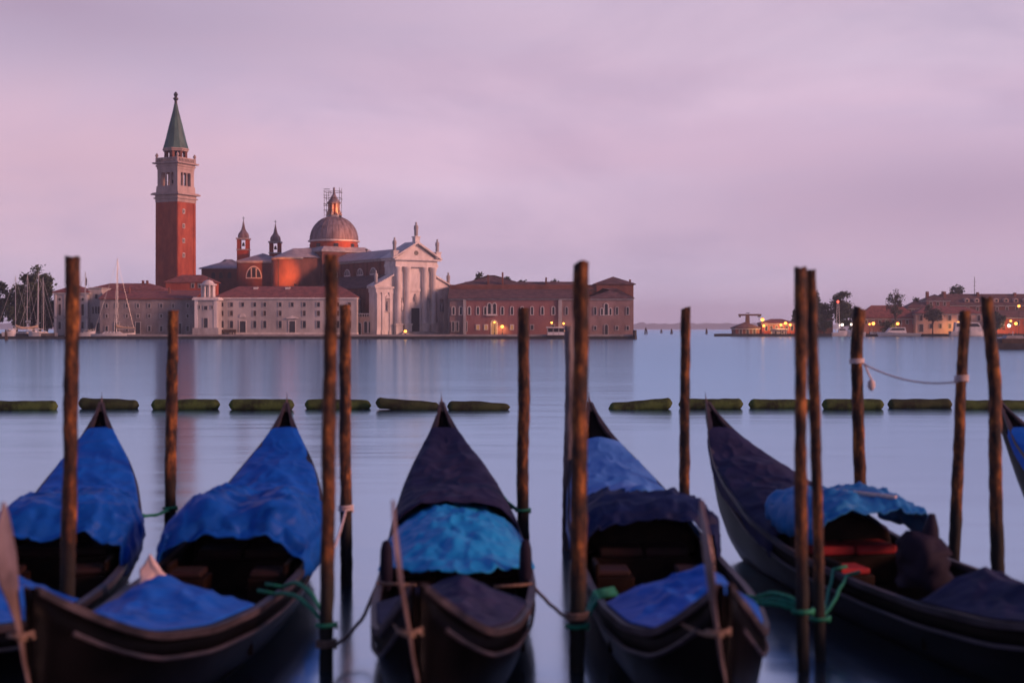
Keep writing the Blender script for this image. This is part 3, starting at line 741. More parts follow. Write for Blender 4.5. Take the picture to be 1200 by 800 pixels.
    blk(279, 318, 308, d, 18, M['brick_dull'], 'chapel_wall')
    b = MB(); b.box(X(278.4, d), X(318, d), d-.4, d+18.4, Z(308, d), Z(306.4, d)); b.build('chapel_cornice', M['stone_grey'], r)
    b = MB(); b.hip(X(278, d), X(330, d), d, d+18, Z(306.4, d), Z(295.5, d), inset=7); b.build('chapel_roof', M['lead'], r)
    # thermal window on the chapel
    s = FPX/d; n = 14; rad = 8.3/s; cx, cz = X(297.5, d), Z(325, d)
    f = MB(); g = MB()
    arc = [(rad*math.cos(math.pi*k/n), rad*1.45*math.sin(math.pi*k/n)) for k in range(n+1)]
    g.add([(cx+p, d-.05, cz+q) for p, q in arc], [tuple(range(n+1))])
    arc2 = [(p*1.13, q*1.12) for p, q in arc]
    f.add([(cx+p, d-.2, cz+q) for p, q in arc] + [(cx+p, d-.2, cz+q) for p, q in arc2] + [(cx+p, d, cz+q) for p, q in arc2], [(k+1, k, n+1+k, n+2+k) for k in range(n)] + [(n+2+k, n+1+k, 2*n+2+k, 2*n+3+k) for k in range(n)])
    f.box(cx-rad*1.13, cx+rad*1.13, d-.22, d, cz-.4, cz)
    for q in (-.34, .34): f.box(cx+q*rad-.18, cx+q*rad+.18, d-.18, d-.01, cz, cz+rad*1.3)
    w = f.build('lunette_window', M['stone'], r); g.build('pane', M['pane'], w)
    d = 478.0
    blk(236, 282, 315, d, 16, M['brick_dull'], 'choir_wall')
    b = MB(); b.hip(X(234, d), X(290, d), d, d+16, Z(315, d), Z(302.5, d), inset=10); b.build('choir_roof', M['lead'], r)
    for px in (250, 259, 269): winpx(r, px, 319, 326, 4.5, d, arch=True, frame='brick_dull')

    # two small bell turrets
    for px, wpx, pyb, sc_ in ((284, 13, 258, 1.0), (321.7, 12.5, 262, .95)):
        d = 470.0; s = FPX/d; hw = wpx/2/s; cx, cy = X(px, d), d+hw
        dz = pyb-258
        def zt_(py): return Z(py+dz, d)
        b = MB(); b.box(cx-hw, cx+hw, cy-hw, cy+hw, Z(330, d), zt_(293)); b.build('turret_shaft', M['brick'], r)
        b = MB(); b.box(cx-hw-.25, cx+hw+.25, cy-hw-.25, cy+hw+.25, zt_(293), zt_(291.8)); b.build('turret_band', M['stone_grey'], r)
        for sx in (-1, 1):
            for sy in (-1, 1):
                b = MB(); b.box(cx+sx*(hw-.45)-.45, cx+sx*(hw-.45)+.45, cy+sy*(hw-.45)-.45, cy+sy*(hw-.45)+.45, zt_(291.8), zt_(280.5)); b.build('turret_pier', M['brick'], r)
        b = MB(); b.lathe([(.5, zt_(288)), (.4, zt_(285)), (.1, zt_(283.5))], cx, cy, 10); b.build('turret_bell', M['dark_metal'], r)
        b = MB(); b.box(cx-hw-.3, cx+hw+.3, cy-hw-.3, cy+hw+.3, zt_(280.5), zt_(278.6)); b.build('turret_cornice', M['stone_grey'], r)
        b = MB(); b.lathe([(hw*.98, zt_(278.6)), (hw*1.02, zt_(276)), (hw*.9, zt_(273.2)), (hw*.62, zt_(271)), (hw*.38, zt_(268.5)), (hw*.2, zt_(263)), (.12, zt_(258))], cx, cy, 12); b.build('turret_cap', M['lead_dome'], r)
        b = MB(); b.tube([(cx, cy, zt_(258.5)), (cx, cy, zt_(253.5))], .1, 5); b.box(cx-.5, cx+.5, cy-.08, cy+.08, zt_(255.4), zt_(255.0)); b.build('turret_cross', M['dark_metal'], r)
    # scaffolding round the lantern: a thing of its own
    b = MB(); cx, cy = dw.x-.2, dw.y
    xs = [cx-2.7, cx-1.2, cx+2.4]; ys = [cy-2.8, cy+2.8]
    for x in xs:
        for y in ys: b.tube([(x, y, zt-.3 if abs(x-cx) > 2 else zt+3.4), (x, y, zt+8.9+.9*math.sin(x*3+y))], .085, 5)
    for z in (2.0, 4.1, 6.2, 8.3):
        for y in ys: b.tube([(cx-3.0, y, zt+z), (cx+(2.8 if z > 6 else .6), y, zt+z+.1*math.sin(z*7+y))], .085, 5)
        for x in xs[:2] if z < 6 else xs: b.tube([(x, ys[0]-.3, zt+z+.1), (x, ys[1]+.3, zt+z+.1)], .07, 5)
    sc = MB()
    for z in (3.5, 6.95, 9.0): sc.box(cx-3.0, cx-.9, ys[0], ys[0]+.9, zt+z, zt+z+.12)
    o = b.build('scaffolding', M['scaffold']); tag(o, 'rusty scaffolding wrapped round the lantern on top of the church dome', 'scaffolding')
    sc.build('plank', M['shutter'], o)
    return XF
CHURCH_XF = church()

# ------------------------------------------------------------------ monastery on the right of the church
def monastery():
    d = 408.0; s = FPX/d
    r = empty('monastery', (X(634, d), d, GZ), 'long monastery with pink and grey brick fronts, arched windows and layered tiled roofs', 'building')
    wallpx(MB(), 543, 656, 350.5, d, 10).build('red_wall', M['plaster_red'], r)
    wallpx(MB(), 656.1, 742, 350.5, d-.3, 11).build('grey_wall', M['brick_pale'], r)
    wallpx(MB(), 527, 542.9, 351.5, d+.5, 9).build('end_wall', M['brick_pale'], r)
    b = MB(); wallpx(b, 527, 656, 349.8, d-.35, 10.5, 351.2); wallpx(b, 656, 742.6, 349.8, d-.65, 11.4, 351.2); b.build('cornice', M['stone_grey'], r)
    for px, w in ((544.5, 3.4), (656.5, 4.2)):
        b = MB(); wallpx(b, px-w/2, px+w/2, 351.2, d-.5, .7); b.build('corner_pilaster', M['stone_grey'], r)
    # front lean-to roof, wall band above it, high roofs behind
    x0, x1 = X(525, d), X(690, d)
    b = MB(); b.add([(x0, d-.8, Z(350, d)), (x1, d-.8, Z(350, d)), (x1, d+8, Z(338.6, d)), (x0, d+8, Z(338.6, d)), (x0, d-.8, Z(349.2, d)), (x1, d-.8, Z(349.2, d)), (x1, d+8, Z(337.8, d)), (x0, d+8, Z(337.8, d))],
                    [(0,3,2,1),(4,5,6,7),(0,1,5,4),(1,2,6,5),(2,3,7,6),(3,0,4,7)]); b.build('front_roof', M['tile_dark'], r)
    b = MB(); b.hip(X(690, d), X(742, d), d-.5, d+11, Z(350, d), Z(337, d), inset=9); b.build('hip_roof', M['tile_dark'], r)
    d2 = 415.0
    wallpx(MB(), 527, 742, 333.6, d2+1.5, 12).build('upper_wall', M['brick_dull'], r)
    for px in (545, 552, 559, 578, 600, 622, 660): winpx(r, px, 341, 344, 4.2, d2+1.5, frame='brick_dull')
    wallpx(MB(), 699, 742.4, 333.2, d2+1.0, 13).build('tall_end_wall', M['brick_dull'], r)
    for px, a, bb in ((527, 700, 329.0),):
        b = MB(); b.hip(X(px, d2), X(a, d2), d2+1.5, d2+13.5, Z(340, d2), Z(bb, d2), inset=5); b.build('rear_roof', M['tile_dark'], r)
    b = MB(); b.hip(X(526, d2), X(622, d2), d2+16, d2+36, Z(334, d2), Z(318.5, d2), inset=14); b.build('rear_roof', M['tile_dark'], r)
    b = MB(); b.hip(X(697, d2), X(744, d2), d2+1, d2+14, Z(333.2, d2), Z(323.0, d2), inset=6.5); b.build('hip_roof', M['tile_dark'], r)
    for px, t in ((738.5, 327.5), (640, 325), (572, 322), (589, 319)):
        b = MB(); wallpx(b, px-1, px+1, t, d2+5, 1.2, 333); b.build('chimney', M['brick_dull'], r)
    # upper windows
    for px in (531.5, 540, 550, 560, 568.7, 588.7, 600, 612, 623.5, 635.6, 648.5):
        winpx(r, px, 359.5, 368.5, 2.6, d, arch=True, frame='stone')
    for px in (573.5, 579.5): winpx(r, px, 355.5, 368, 3.6, d, arch=True, frame='stone')
    b = MB(); wallpx(b, 570, 583, 368.6, d-.6, .7, 369.8); b.build('balcony_sill', M['stone'], r)
    for px in (664, 676, 687, 697.5, 723, 735.6): winpx(r, px, 360, 368.5, 2.4, d-.3, arch=True, frame='stone_grey')
    winpx(r, 710.4, 355.5, 369, 4.0, d-.3, arch=True, frame='stone', kind='win')
    for px in (705.4, 715.4): winpx(r, px, 361, 369, 2.2, d-.3, arch=True, frame='stone')
    # ground floor
    for px in (697.5, 723, 735.6): winpx(r, px, 382, 386.5, 2.2, d-.3)
    winpx(r, 710.4, 380.5, 392.5, 3.6, d-.3, kind='door', arch=True)
    for px in (531, 536, 546): winpx(r, px, 377, 388, 2.4, d)
    for px in (560, 569.5, 600): winpx(r, px, 381, 386, 3.0, d, kind='lit', frame='stone')
    for px in (612, 623.5, 648): winpx(r, px, 381, 386, 3.0, d)
    winpx(r, 579, 375.5, 392, 6.4, d, kind='lit', arch=True, frame='stone', name='portal')
    # boathouse landing stage
monastery()

def landing_stage():
    d = 400.2; s = FPX/d
    r = empty('landing_stage', (X(651, d), d, 0.75), 'small glazed waterbus stop lit from inside on the quay before the red monastery front', 'waterbus stop')
    b = MB(); b.box(X(640.5, d), X(662, d), d-2.2, d+1.2, .78, 1.1); b.build('pontoon', M['dark_metal'], r)
    for px in (641.5, 648, 654.5, 661):
        for y in (d-2, d+1):
            b = MB(); b.tube([(X(px, d), y, 1.1), (X(px, d), y, 3.2)], .09, 6); b.build('post', M['stone_grey'], r)
    b = MB(); b.box(X(640, d), X(662.6, d), d-2.4, d+1.4, 3.2, 3.5); b.build('roof', M['stone'], r)
    b = MB(); b.box(X(641.6, d), X(661, d), d+.86, d+.92, 1.2, 3.1); b.build('glass_wall', M['pane'], r)
    b = MB(); b.box(X(641.6, d), X(661, d), d-2.05, d-2.0, 1.1, 2.0); b.build('front_panel', M['steel_white'], r)
    # tall dark post at the quay corner
    b = MB(); b.tube([(X(744, 398), 398.2, -1), (X(744, 398), 398.2, 2.6)], .55, 8); o = b.build('corner_post', M['quay_wet'])
    tag(o, 'thick dark mooring post at the right end corner of the island quay', 'mooring post')
landing_stage()

# ------------------------------------------------------------------ street lamps
_lamp_meshes = {}
def street_lamp(px, py, d, label, group, kind='lamp', size=.42, gz=GZ, energy=0, bracket=None):
    x, z = X(px, d), Z(py, d)
    r = empty('street_lamp', (x, d, gz), label, 'street lamp', group)
    b = MB(); b.lathe([(.22, gz), (.16, gz+.5), (.09, gz+.6), (.07, z-size)], x, d, 8); b.build('pole', M['dark_metal'], r)
    b = MB(); b.lathe([(size*.1, z-size), (size*.8, z-size*.6), (size, z), (size*.75, z+size*.65), (size*.1, z+size*.9)], x, d, 10); b.build('lamp_globe', M[kind], r)
    b = MB(); b.lathe([(size*.8, z+size*.85), (size*.5, z+size*1.2), (.05, z+size*1.35)], x, d, 8); b.build('lamp_cap', M['dark_metal'], r)
    if energy:
        l = bpy.data.lights.new('lamp_light', 'SPOT'); l.energy = energy*2; l.spot_size = R(125); l.spot_blend = .8; l.shadow_soft_size = .3
        l.color = (1.0, .45, .15) if kind == 'lamp' else (1.0, .8, .65)
        o = bpy.data.objects.new('lamp_light', l); C.objects.link(o); o.parent = r; o.location = (0, .1+size, z-gz); o.rotation_euler = Vector((0, .75, -.65)).to_track_quat('-Z', 'Y').to_euler()
for px, py, lab, sz, en in ((475, 388, 'orange lamp burning on the quay in front of the church steps', .55, 500),
                            (588.5, 382.5, 'brightest lamp beside the lit portal of the red monastery front', .6, 900),
                            (579.5, 377.5, 'lamp burning right above the lit monastery portal', .4, 300),
                            (646.5, 378, 'lamp on a thin post above the left side of the waterbus stop', .42, 250),
                            (660.5, 379, 'lamp on a thin post at the right side of the waterbus stop', .40, 350),
                            (660, 387.5, 'low orange lamp at the right corner of the waterbus stop', .6, 250)):
    street_lamp(px, py, 403.5 if px < 560 else 405.5 if px < 620 else 402.6, lab, 'lit lamps on the island quay', 'lamp', sz*.8, energy=en*.25)

# ------------------------------------------------------------------ floodlights on the church
def floodlight(loc, target, energy, size, col, label):
    r = empty('floodlight', loc, label, 'floodlight', 'floodlights on the church')
    x, y, z = loc
    b = MB(); b.box(x-.35, x+.35, y-.25, y+.25, z, z+.5); b.build('housing', M['dark_metal'], r)
    b = MB(); b.tube([(x, y, z-.6), (x, y, z)], .08, 6); b.build('bracket', M['dark_metal'], r)
    l = bpy.data.lights.new('flood_beam', 'SPOT'); l.energy = energy; l.spot_size = R(size); l.spot_blend = 1.0; l.color = col; l.shadow_soft_size = .3
    o = bpy.data.objects.new('flood_beam', l); C.objects.link(o); o.parent = r
    dv = Vector(target) - Vector(loc); o.location = dv.normalized()*.8 + Vector((0, 0, .3)); o.rotation_euler = dv.to_track_quat('-Z', 'Y').to_euler()
tw = CHURCH_XF @ Vector((-22.4, 52.7, 0))
floodlight((X(346, 424), 424.0, Z(336, 424)+.4), (tw.x+2.0, tw.y+1.0, Z(319, 450)), 75000, 34, (1.0, .24, .07), 'small dark floodlight on the red roof aimed at the rounded brick transept')
dm = CHURCH_XF @ Vector((0, 53.5, 0))
floodlight((dm.x+13, dm.y-19, Z(301, 440)+2.2), (dm.x+4.0, dm.y-5, Z(279, 455)), 9000, 42, (1.0, .27, .08), 'small dark floodlight on the nave roof aimed at the right side of the dome')

lp = CHURCH_XF @ Vector((0, 53.5, 0)); lz = Z(254, lp.y)
floodlight((lp.x+2.6, lp.y-4.2, lz-.4), (lp.x-.2, lp.y, lz+4.5), 1500, 60, (1.0, .30, .08), 'small dark floodlight on top of the dome lighting its lantern')
# ------------------------------------------------------------------ trees
def tree(px, py_top, py_base, wpx, d, label, group=None, dense=1.0, leaf='leaf', zbase=GZ, crown_lo=.18, size=.55, name='tree', seed=1, cyp=False):
    rnd = random.Random(seed)
    s = FPX/d; x, y = X(px, d), d
    zt = Z(py_top, d); hw = wpx/2/s
    r = empty(name, (x, y, zbase), label, 'tree', group)
    h = zt-zbase
    b = MB()
    b.tube([(x, y, zbase-.3), (x+.1*hw*rnd.uniform(-1, 1), y, zbase+h*.35), (x+.2*hw*rnd.uniform(-1, 1), y, zbase+h*.8)], [max(.18, h*.022), h*.016, .05], 8)
    cz0 = zbase+h*crown_lo
    cl = []
    n = int(26*dense)+8
    for k in range(n):
        for _ in range(30):
            u = Vector((rnd.uniform(-1, 1), rnd.uniform(-1, 1), rnd.uniform(-1, 1)))
            if u.length > 1: continue
            prof = (1-.75*max(0, (u.z+1)/2)) if cyp else 1.0
            c = Vector((x+u.x*hw*.78*prof, y+u.y*hw*.78*prof, (cz0+zt)/2+u.z*(zt-cz0)/2*.86)); break
        cl.append((c, hw*rnd.uniform(.16, .34)))
        b.tube([(x, y, max(zbase+h*.15, min(c.z-h*.18, zbase+h*.6))), (x+(c.x-x)*.5, y+(c.y-y)*.5, c.z-h*.07), c], [h*.009, h*.006, .02], 5)
    b.build('trunk', M['trunk'], r)
    f = MB()
    for c, rr in cl:
        for _ in range(int(75*dense)):
            q = Vector((rnd.gauss(0, 1), rnd.gauss(0, 1), rnd.gauss(0, .8)))*rr*.62
            p = c+q; a = Vector((rnd.gauss(0, 1), rnd.gauss(0, 1), rnd.gauss(0, 1))).normalized()
            t1 = a.orthogonal().normalized(); t2 = a.cross(t1)
            e = size*rnd.uniform(.5, 1.2)
            f.add([p+t1*e, p+t2*e*.6, p-t1*e, p-t2*e*.6], [(0, 1, 2, 3)])
    f.build('crown', M[leaf], r)
    return r
tl = 'trees behind the marina'
tree(40, 307, 388, 46, 424, 'tall broad dark tree behind the sailboat masts', tl, 1.6, seed=3, crown_lo=.08)
tree(20, 330, 388, 34, 420, 'lower dark tree filling the gap behind the sailboat masts', tl, 1.3, seed=4, crown_lo=.05)
tree(-4, 318, 388, 26, 426, 'dark tree cut off by the picture edge beyond the marina', tl, 1.2, seed=5, crown_lo=.08)
tree(55, 345, 388, 26, 421, 'rounded low tree touching the white pavilion', tl, 1.1, seed=6, crown_lo=.05)
tg = 'trees behind the monastery roofs'
for i, (px, t, w, lab) in enumerate(((562, 320.0, 22, 'dark treetop over the monastery roof nearest the church'), (588, 318.5, 30, 'widest dark treetop showing over the monastery roof'),
                                   (610, 324, 22, 'small treetop at the low end of the tallest monastery roof'), (656, 325.5, 34, 'low treetop behind the monastery roof beside the tall mooring pole'))):
    tree(px, t, 345, w, 470, lab, tg, .8, seed=20+i, crown_lo=.45)

# ------------------------------------------------------------------ sailboats in the marina
def sailboat(px, py_mast, d, length, label, cover=True, mast_r=.13, lean=0.0, boom=1, hullm='steel_white', rot=0.0):
    x = X(px, d); s = FPX/d
    r = empty('sailboat', (x, d, 0), label, 'sailboat', 'sailboats moored behind the breakwater')
    T = Matrix.Translation((x, d, 0)) @ Matrix.Rotation(rot, 4, 'Z')
    n = 12
    def hull(u, v):
        t = u; w = .17*length*(math.sin(math.pi*min(1, t*.86+.14))**.7)*(1 if t < .99 else .05)
        a = (v-.5)*math.pi
        return (-length/2+length*t, w*math.sin(a), .15+1.35*(1-abs(math.cos(a))**.6)+.25*t*t)
    b = MB(T); b.grid(hull, 14, 10)
    b.add([hull(k/14, 0) for k in range(15)]+[hull(k/14, 1) for k in range(15)], [(k, k+1, 16+k, 15+k) for k in range(14)])
    b.build('hull', M[hullm], r, smooth=False)
    b = MB(T); b.extrude([(-length*.28, 1.55), (length*.2, 1.65), (length*.12, 2.15), (-length*.2, 2.2)], -.75, .75); b.build('cabin', M['steel_white'], r)
    b = MB(T)
    for k in range(4): b.box(-length*.2+k*length*.075, -length*.2+k*length*.075+.5, -.78, .78, 1.82, 2.02)
    b.build('cabin_window', M['pane'], r)
    zt = Z(py_mast, d)
    b = MB(T); b.tube([(0.05*length, 0, 1.5), (0.05*length+lean, 0, zt)], [mast_r, mast_r*.7], 7)
    for q in (.45, .72): b.tube([(0.05*length+lean*q, -.9, 1.5+(zt-1.5)*q), (0.05*length+lean*q, .9, 1.5+(zt-1.5)*q)], .05, 5)
    b.build('mast', M['alu'], r)
    b = MB(T)
    for p, q in (((length*.49, 0, 1.75), .97), ((-length*.49, 0, 1.6), .99)): b.tube([p, (0.05*length+lean*q, 0, 1.5+(zt-1.5)*q)], .035, 4)
    for sy in (-1, 1): b.tube([(0.05*length, sy*.16*length, 1.5), (0.05*length+lean*.72, sy*.9, 1.5+(zt-1.5)*.72), (0.05*length+lean, 0, zt)], .03, 4)
    b.build('rigging', M['alu'], r)
    bd = -boom
    b = MB(T); b.tube([(0.05*length, 0, 2.9), (0.05*length+bd*length*.46, 0, 2.75)], .1, 7); b.build('boom', M['alu'], r)
    if cover:
        b = MB(T)
        b.grid(lambda u, v: (0.05*length+bd*length*.45*u, .34*(1-.45*u)*math.sin(2*math.pi*v), 3.2+.55*(1-u)**2.5+(.45-.12*u+.5*(1-u)**6)*math.cos(2*math.pi*v)*.62), 12, 10)
        b.build('sail_cover', M['sailcover'], r, smooth=True)
    return r
sailboat(134, 303, 405.5, 12.5, 'sailboat with tan sail cover and tall mast before the tan wing', True, .16, .35, -1)
sailboat(42, 319, 409, 11, 'sailboat with the tallest white mast of the marina cluster', True, .14, .2, 1, 'bluegrey_hull', .5)
sailboat(49, 325, 412, 10, 'sailboat with slim mast just right of the tallest mast in the cluster', False, .12, -.1, 1, rot=.7)
sailboat(30, 322, 410, 10, 'sailboat with bare mast in front of the broad dark tree', False, .12, .25, 1, rot=-.4)
sailboat(16, 323, 411, 10.5, 'sailboat with thin mast farthest out in the marina', True, .12, 0, -1, 'bluegrey_hull', .4)
sailboat(97, 318, 413, 10.5, 'sailboat with thin dark mast in front of the white pavilion roof', False, .09, .3, 1, rot=.5)

def motor_boat(px0, px1, pyd, pyc, d, label, hullm='steel_white', group=None, cabw=(.35, .75), name='motor_yacht', cat='motor yacht', flip=1):
    x0, x1 = X(px0, d), X(px1, d); Lh = x1-x0; xc = (x0+x1)/2
    r = empty(name, (xc, d, 0), label, cat, group)
    T = Matrix.Translation((xc, d, 0)) @ Matrix.Scale(flip, 4, (1, 0, 0))
    zd, zc = Z(pyd, d), Z(pyc, d); w = max(.9, Lh*.14)
    def hull(u, v):
        ww = w*(1 if u < .55 else max(.03, math.cos((u-.55)/.45*math.pi/2)**.7)); a = (v-.5)*2
        fl = abs(a)
        return (-Lh/2+Lh*u + (.06*Lh*fl if u > .97 else 0), ww*math.copysign(fl**.6, a)*(.75+.25*fl), -.1+(zd+.1+.35*(zd)*u*u)*fl**1.5)
    b = MB(T); b.grid(hull, 18, 10)
    b.add([hull(k/18, 0) for k in range(19)]+[hull(k/18, 1) for k in range(19)], [(k, k+1, 20+k, 19+k) for k in range(18)]); b.build('hull', M[hullm], r)
    a0, a1 = -Lh/2+Lh*cabw[0], -Lh/2+Lh*cabw[1]
    b = MB(T); b.extrude([(a0, zd), (a1+.1*Lh, zd+.1), (a1-.02*Lh, zc-.15), (a1-.12*Lh, zc), (a0+.03*Lh, zc)], -w*.7, w*.7); b.build('cabin', M['steel_white'], r)
    b = MB(T); hh = zc-zd
    b.extrude([(a0+.05*Lh, zd+hh*.5), (a1+.01*Lh, zd+hh*.5), (a1-.06*Lh, zd+hh*.86), (a0+.05*Lh, zd+hh*.86)], -w*.72, w*.72); b.build('cabin_window', M['pane'], r)
    b = MB(T); b.tube([(a0+.1*Lh, 0, zc), (a0+.1*Lh, 0, zc+hh*.9)], .06, 5); b.tube([(a0+.1*Lh, -w*.5, zc+hh*.5), (a0+.1*Lh, w*.5, zc+hh*.5)], .04, 5); b.build('radar_mast', M['alu'], r)
    b = MB(T); 
    for k in range(7):
        u = .62+.06*k; p = hull(u, 0); q = hull(u, 1)
        for pp in (p, q): b.tube([pp, (pp[0], pp[1]*.95, pp[2]+.7)], .03, 4)
    b.build('bow_rail', M['alu'], r)
    return r
mb = 'small boats moored in the marina'
motor_boat(3, 18, 389, 386.3, 406, 'low white motor boat at the outer end of the marina', group=mb, name='motor_boat', cat='motor boat')
motor_boat(34, 47, 389.6, 387, 405, 'white motor boat below the sailboat mast cluster', group=mb, name='motor_boat', cat='motor boat', flip=-1)
motor_boat(92, 111, 390, 387.5, 405, 'white motor boat in front of the pavilion right of the nearest tall pole', group=mb, name='motor_boat', cat='motor boat')

# ------------------------------------------------------------------ bricole: channel piles between the two islands
def bricola(px, pyt, pyb, label, w=5.0):
    d = H*FPX/(pyb-HY); s = FPX/d; x = X(px, d); zt = Z(pyt, d)
    r = empty('channel_piles', (x, d, 0), label, 'channel marker', 'channel marker piles')
    for k in range(3):
        a = k*2.1+.4; e = w/2/s
        b = MB(); b.tube([(x+e*math.cos(a), d+e*math.sin(a), -1.5), (x+.3*e*math.cos(a), d+.3*e*math.sin(a), zt*(.78+.11*k))], [.24, .2], 8); b.build('pile', M['trunk'], r)
    b = MB(); b.lathe([(.55*w/s*.5+.12, zt*.62), (.55*w/s*.5+.12, zt*.67)], x, d, 10); b.build('iron_band', M['dark_metal'], r)
bricola(757, 383.5, 391.6, 'tallest dark channel piles just off the right end of the island')
bricola(775, 385.5, 390.3, 'small dark channel piles second out from the island end', 3.5)
bricola(787, 385, 391.2, 'pair of dark channel piles left of the nearest round-topped pole', 3.5)
bricola(828, 384.5, 391.2, 'dark channel piles just off the tip of the right hand shore', 3.2)
bricola(7, 386, 398.6, 'dark channel piles in front of the marina', 4)

# ------------------------------------------------------------------ the shore on the right
GD = 533.0; GZ2 = 1.0
def right_shore():
    b = MB()
    b.prism([(X(838, GD), GD), (X(1400, GD), GD), (X(1400, 640), 640), (X(845, 600), 600)], -1, GZ2-.15)
    tag(b.build('shore_ground', M['ground']), 'flat built up shore on the right', kind='structure')
    b = MB(); b.box(X(837, GD), X(1400, GD), GD-.8, GD+.8, -1, GZ2); tag(b.build('shore_quay_wall', M['quay_wet']), 'dark quay wall along the shore on the right', 'quay wall')
right_shore()
def house(name, px0, px1, pyw, d, dep, wm, label, roof=None, rm='tile', cat='building', wins=(), frame='stone_grey', rkind='hip', inset=None, ww=3.0):
    r = empty(name, (X((px0+px1)/2, d), d, GZ2), label, cat)
    b = MB(); b.box(X(px0, d), X(px1, d), d, d+dep, GZ2-.3, Z(pyw, d)); b.build('wall', M[wm], r)
    b = MB(); b.box(X(px0, d)-.25, X(px1, d)+.25, d-.25, d+dep+.25, Z(pyw, d)-.45, Z(pyw, d)-.004); b.build('cornice', M[frame], r)
    if roof is not None:
        b = MB(); b.hip(X(px0, d), X(px1, d), d, d+dep, Z(pyw, d), Z(roof, d), inset=inset, ov=.5); b.build('roof', M[rm], r)
    for (px, a, bt, w, k) in wins: winpx(r, px, a, bt, w, d, kind=k, frame=frame)
    return r
# crane
def crane():
    d = 552.0; cx = X(876, d)
    r = empty('crane', (cx, d, GZ2), 'T shaped dock crane standing behind the low boathouse roof', 'crane')
    b = MB(); b.prism([(cx-.9, d-.9), (cx+.9, d-.9), (cx+.9, d+.9), (cx-.9, d+.9)], GZ2, Z(368.8, d), .8); b.build('mast', M['scaffold'], r)
    b = MB(); b.box(X(865.5, d), X(892, d), d-.6, d+.6, Z(370, d), Z(367.9, d)); b.build('jib', M['scaffold'], r)
    b = MB(); b.box(X(866, d), X(868, d), d-.7, d+.7, Z(371.6, d), Z(370.1, d)); b.build('counterweight', M['dark_metal'], r)
    b = MB(); b.box(X(888, d), X(891, d), d-.7, d+.7, Z(371.4, d), Z(370.1, d)); b.tube([(X(889.5, d), d, Z(371.4, d)), (X(889.5, d), d, Z(375, d))], .08, 5); b.build('hoist', M['dark_metal'], r)
    b = MB(); b.box(cx-.6, cx+.6, d-1.1, d+.3, Z(368.2, d)+.4, Z(366.3, d)); b.build('cabin', M['dark_metal'], r)
crane()
house('boathouse', 862, 890, 384.5, 540, 10, 'brick_dull', 'low dark boathouse with hipped roof at the tip of the right hand shore', 377, 'tile_dark', wins=[(868, 386, 391, 3, 'door'), (876, 386, 391, 3, 'door'), (884, 386, 391, 3, 'door')])
house('workshop', 893, 932, 379, 541, 9, 'brick', 'low red workshop lit by orange lamps behind the pair of crossing poles', 373.5, 'tile', wins=[(898+6*k, 382, 387, 2.6, 'win') for k in range(6)])
house('shed', 905, 922, 386.2, 536.5, 3, 'plaster', 'small pale shed on the quay below the orange lamps', 384.6, 'lead', wins=[(909, 388, 391.5, 2, 'door'), (917, 388, 390.5, 2.2, 'win')])
house('long_house', 935, 976, 375, 556, 9, 'brick_dull', 'brick house half hidden behind the dark conical trees', 363, 'tile')
house('red_house', 1010, 1075, 373, 545, 10, 'plaster_red', 'long low reddish house with tiled roof behind the moored motor yacht', 357.5, 'tile', wins=[(1015+8*k, 375.5, 379.5, 2.6, 'shut') for k in range(8)])
house('cream_house', 1073, 1152, 367.5, 542, 11, 'plaster_peach', 'cream two storey house with dark shuttered windows facing the water', 359, 'tile',
      wins=[(px, 369.5, 375.5, 3.0, 'shut') for px in (1079.5, 1091, 1102, 1113, 1124.5, 1136, 1147)]+[(px, 379.5, 384.5, 2.8, 'win') for px in (1091, 1102, 1113, 1124.5, 1136, 1147)]+[(1079.5, 380, 388.6, 4.4, 'door')])
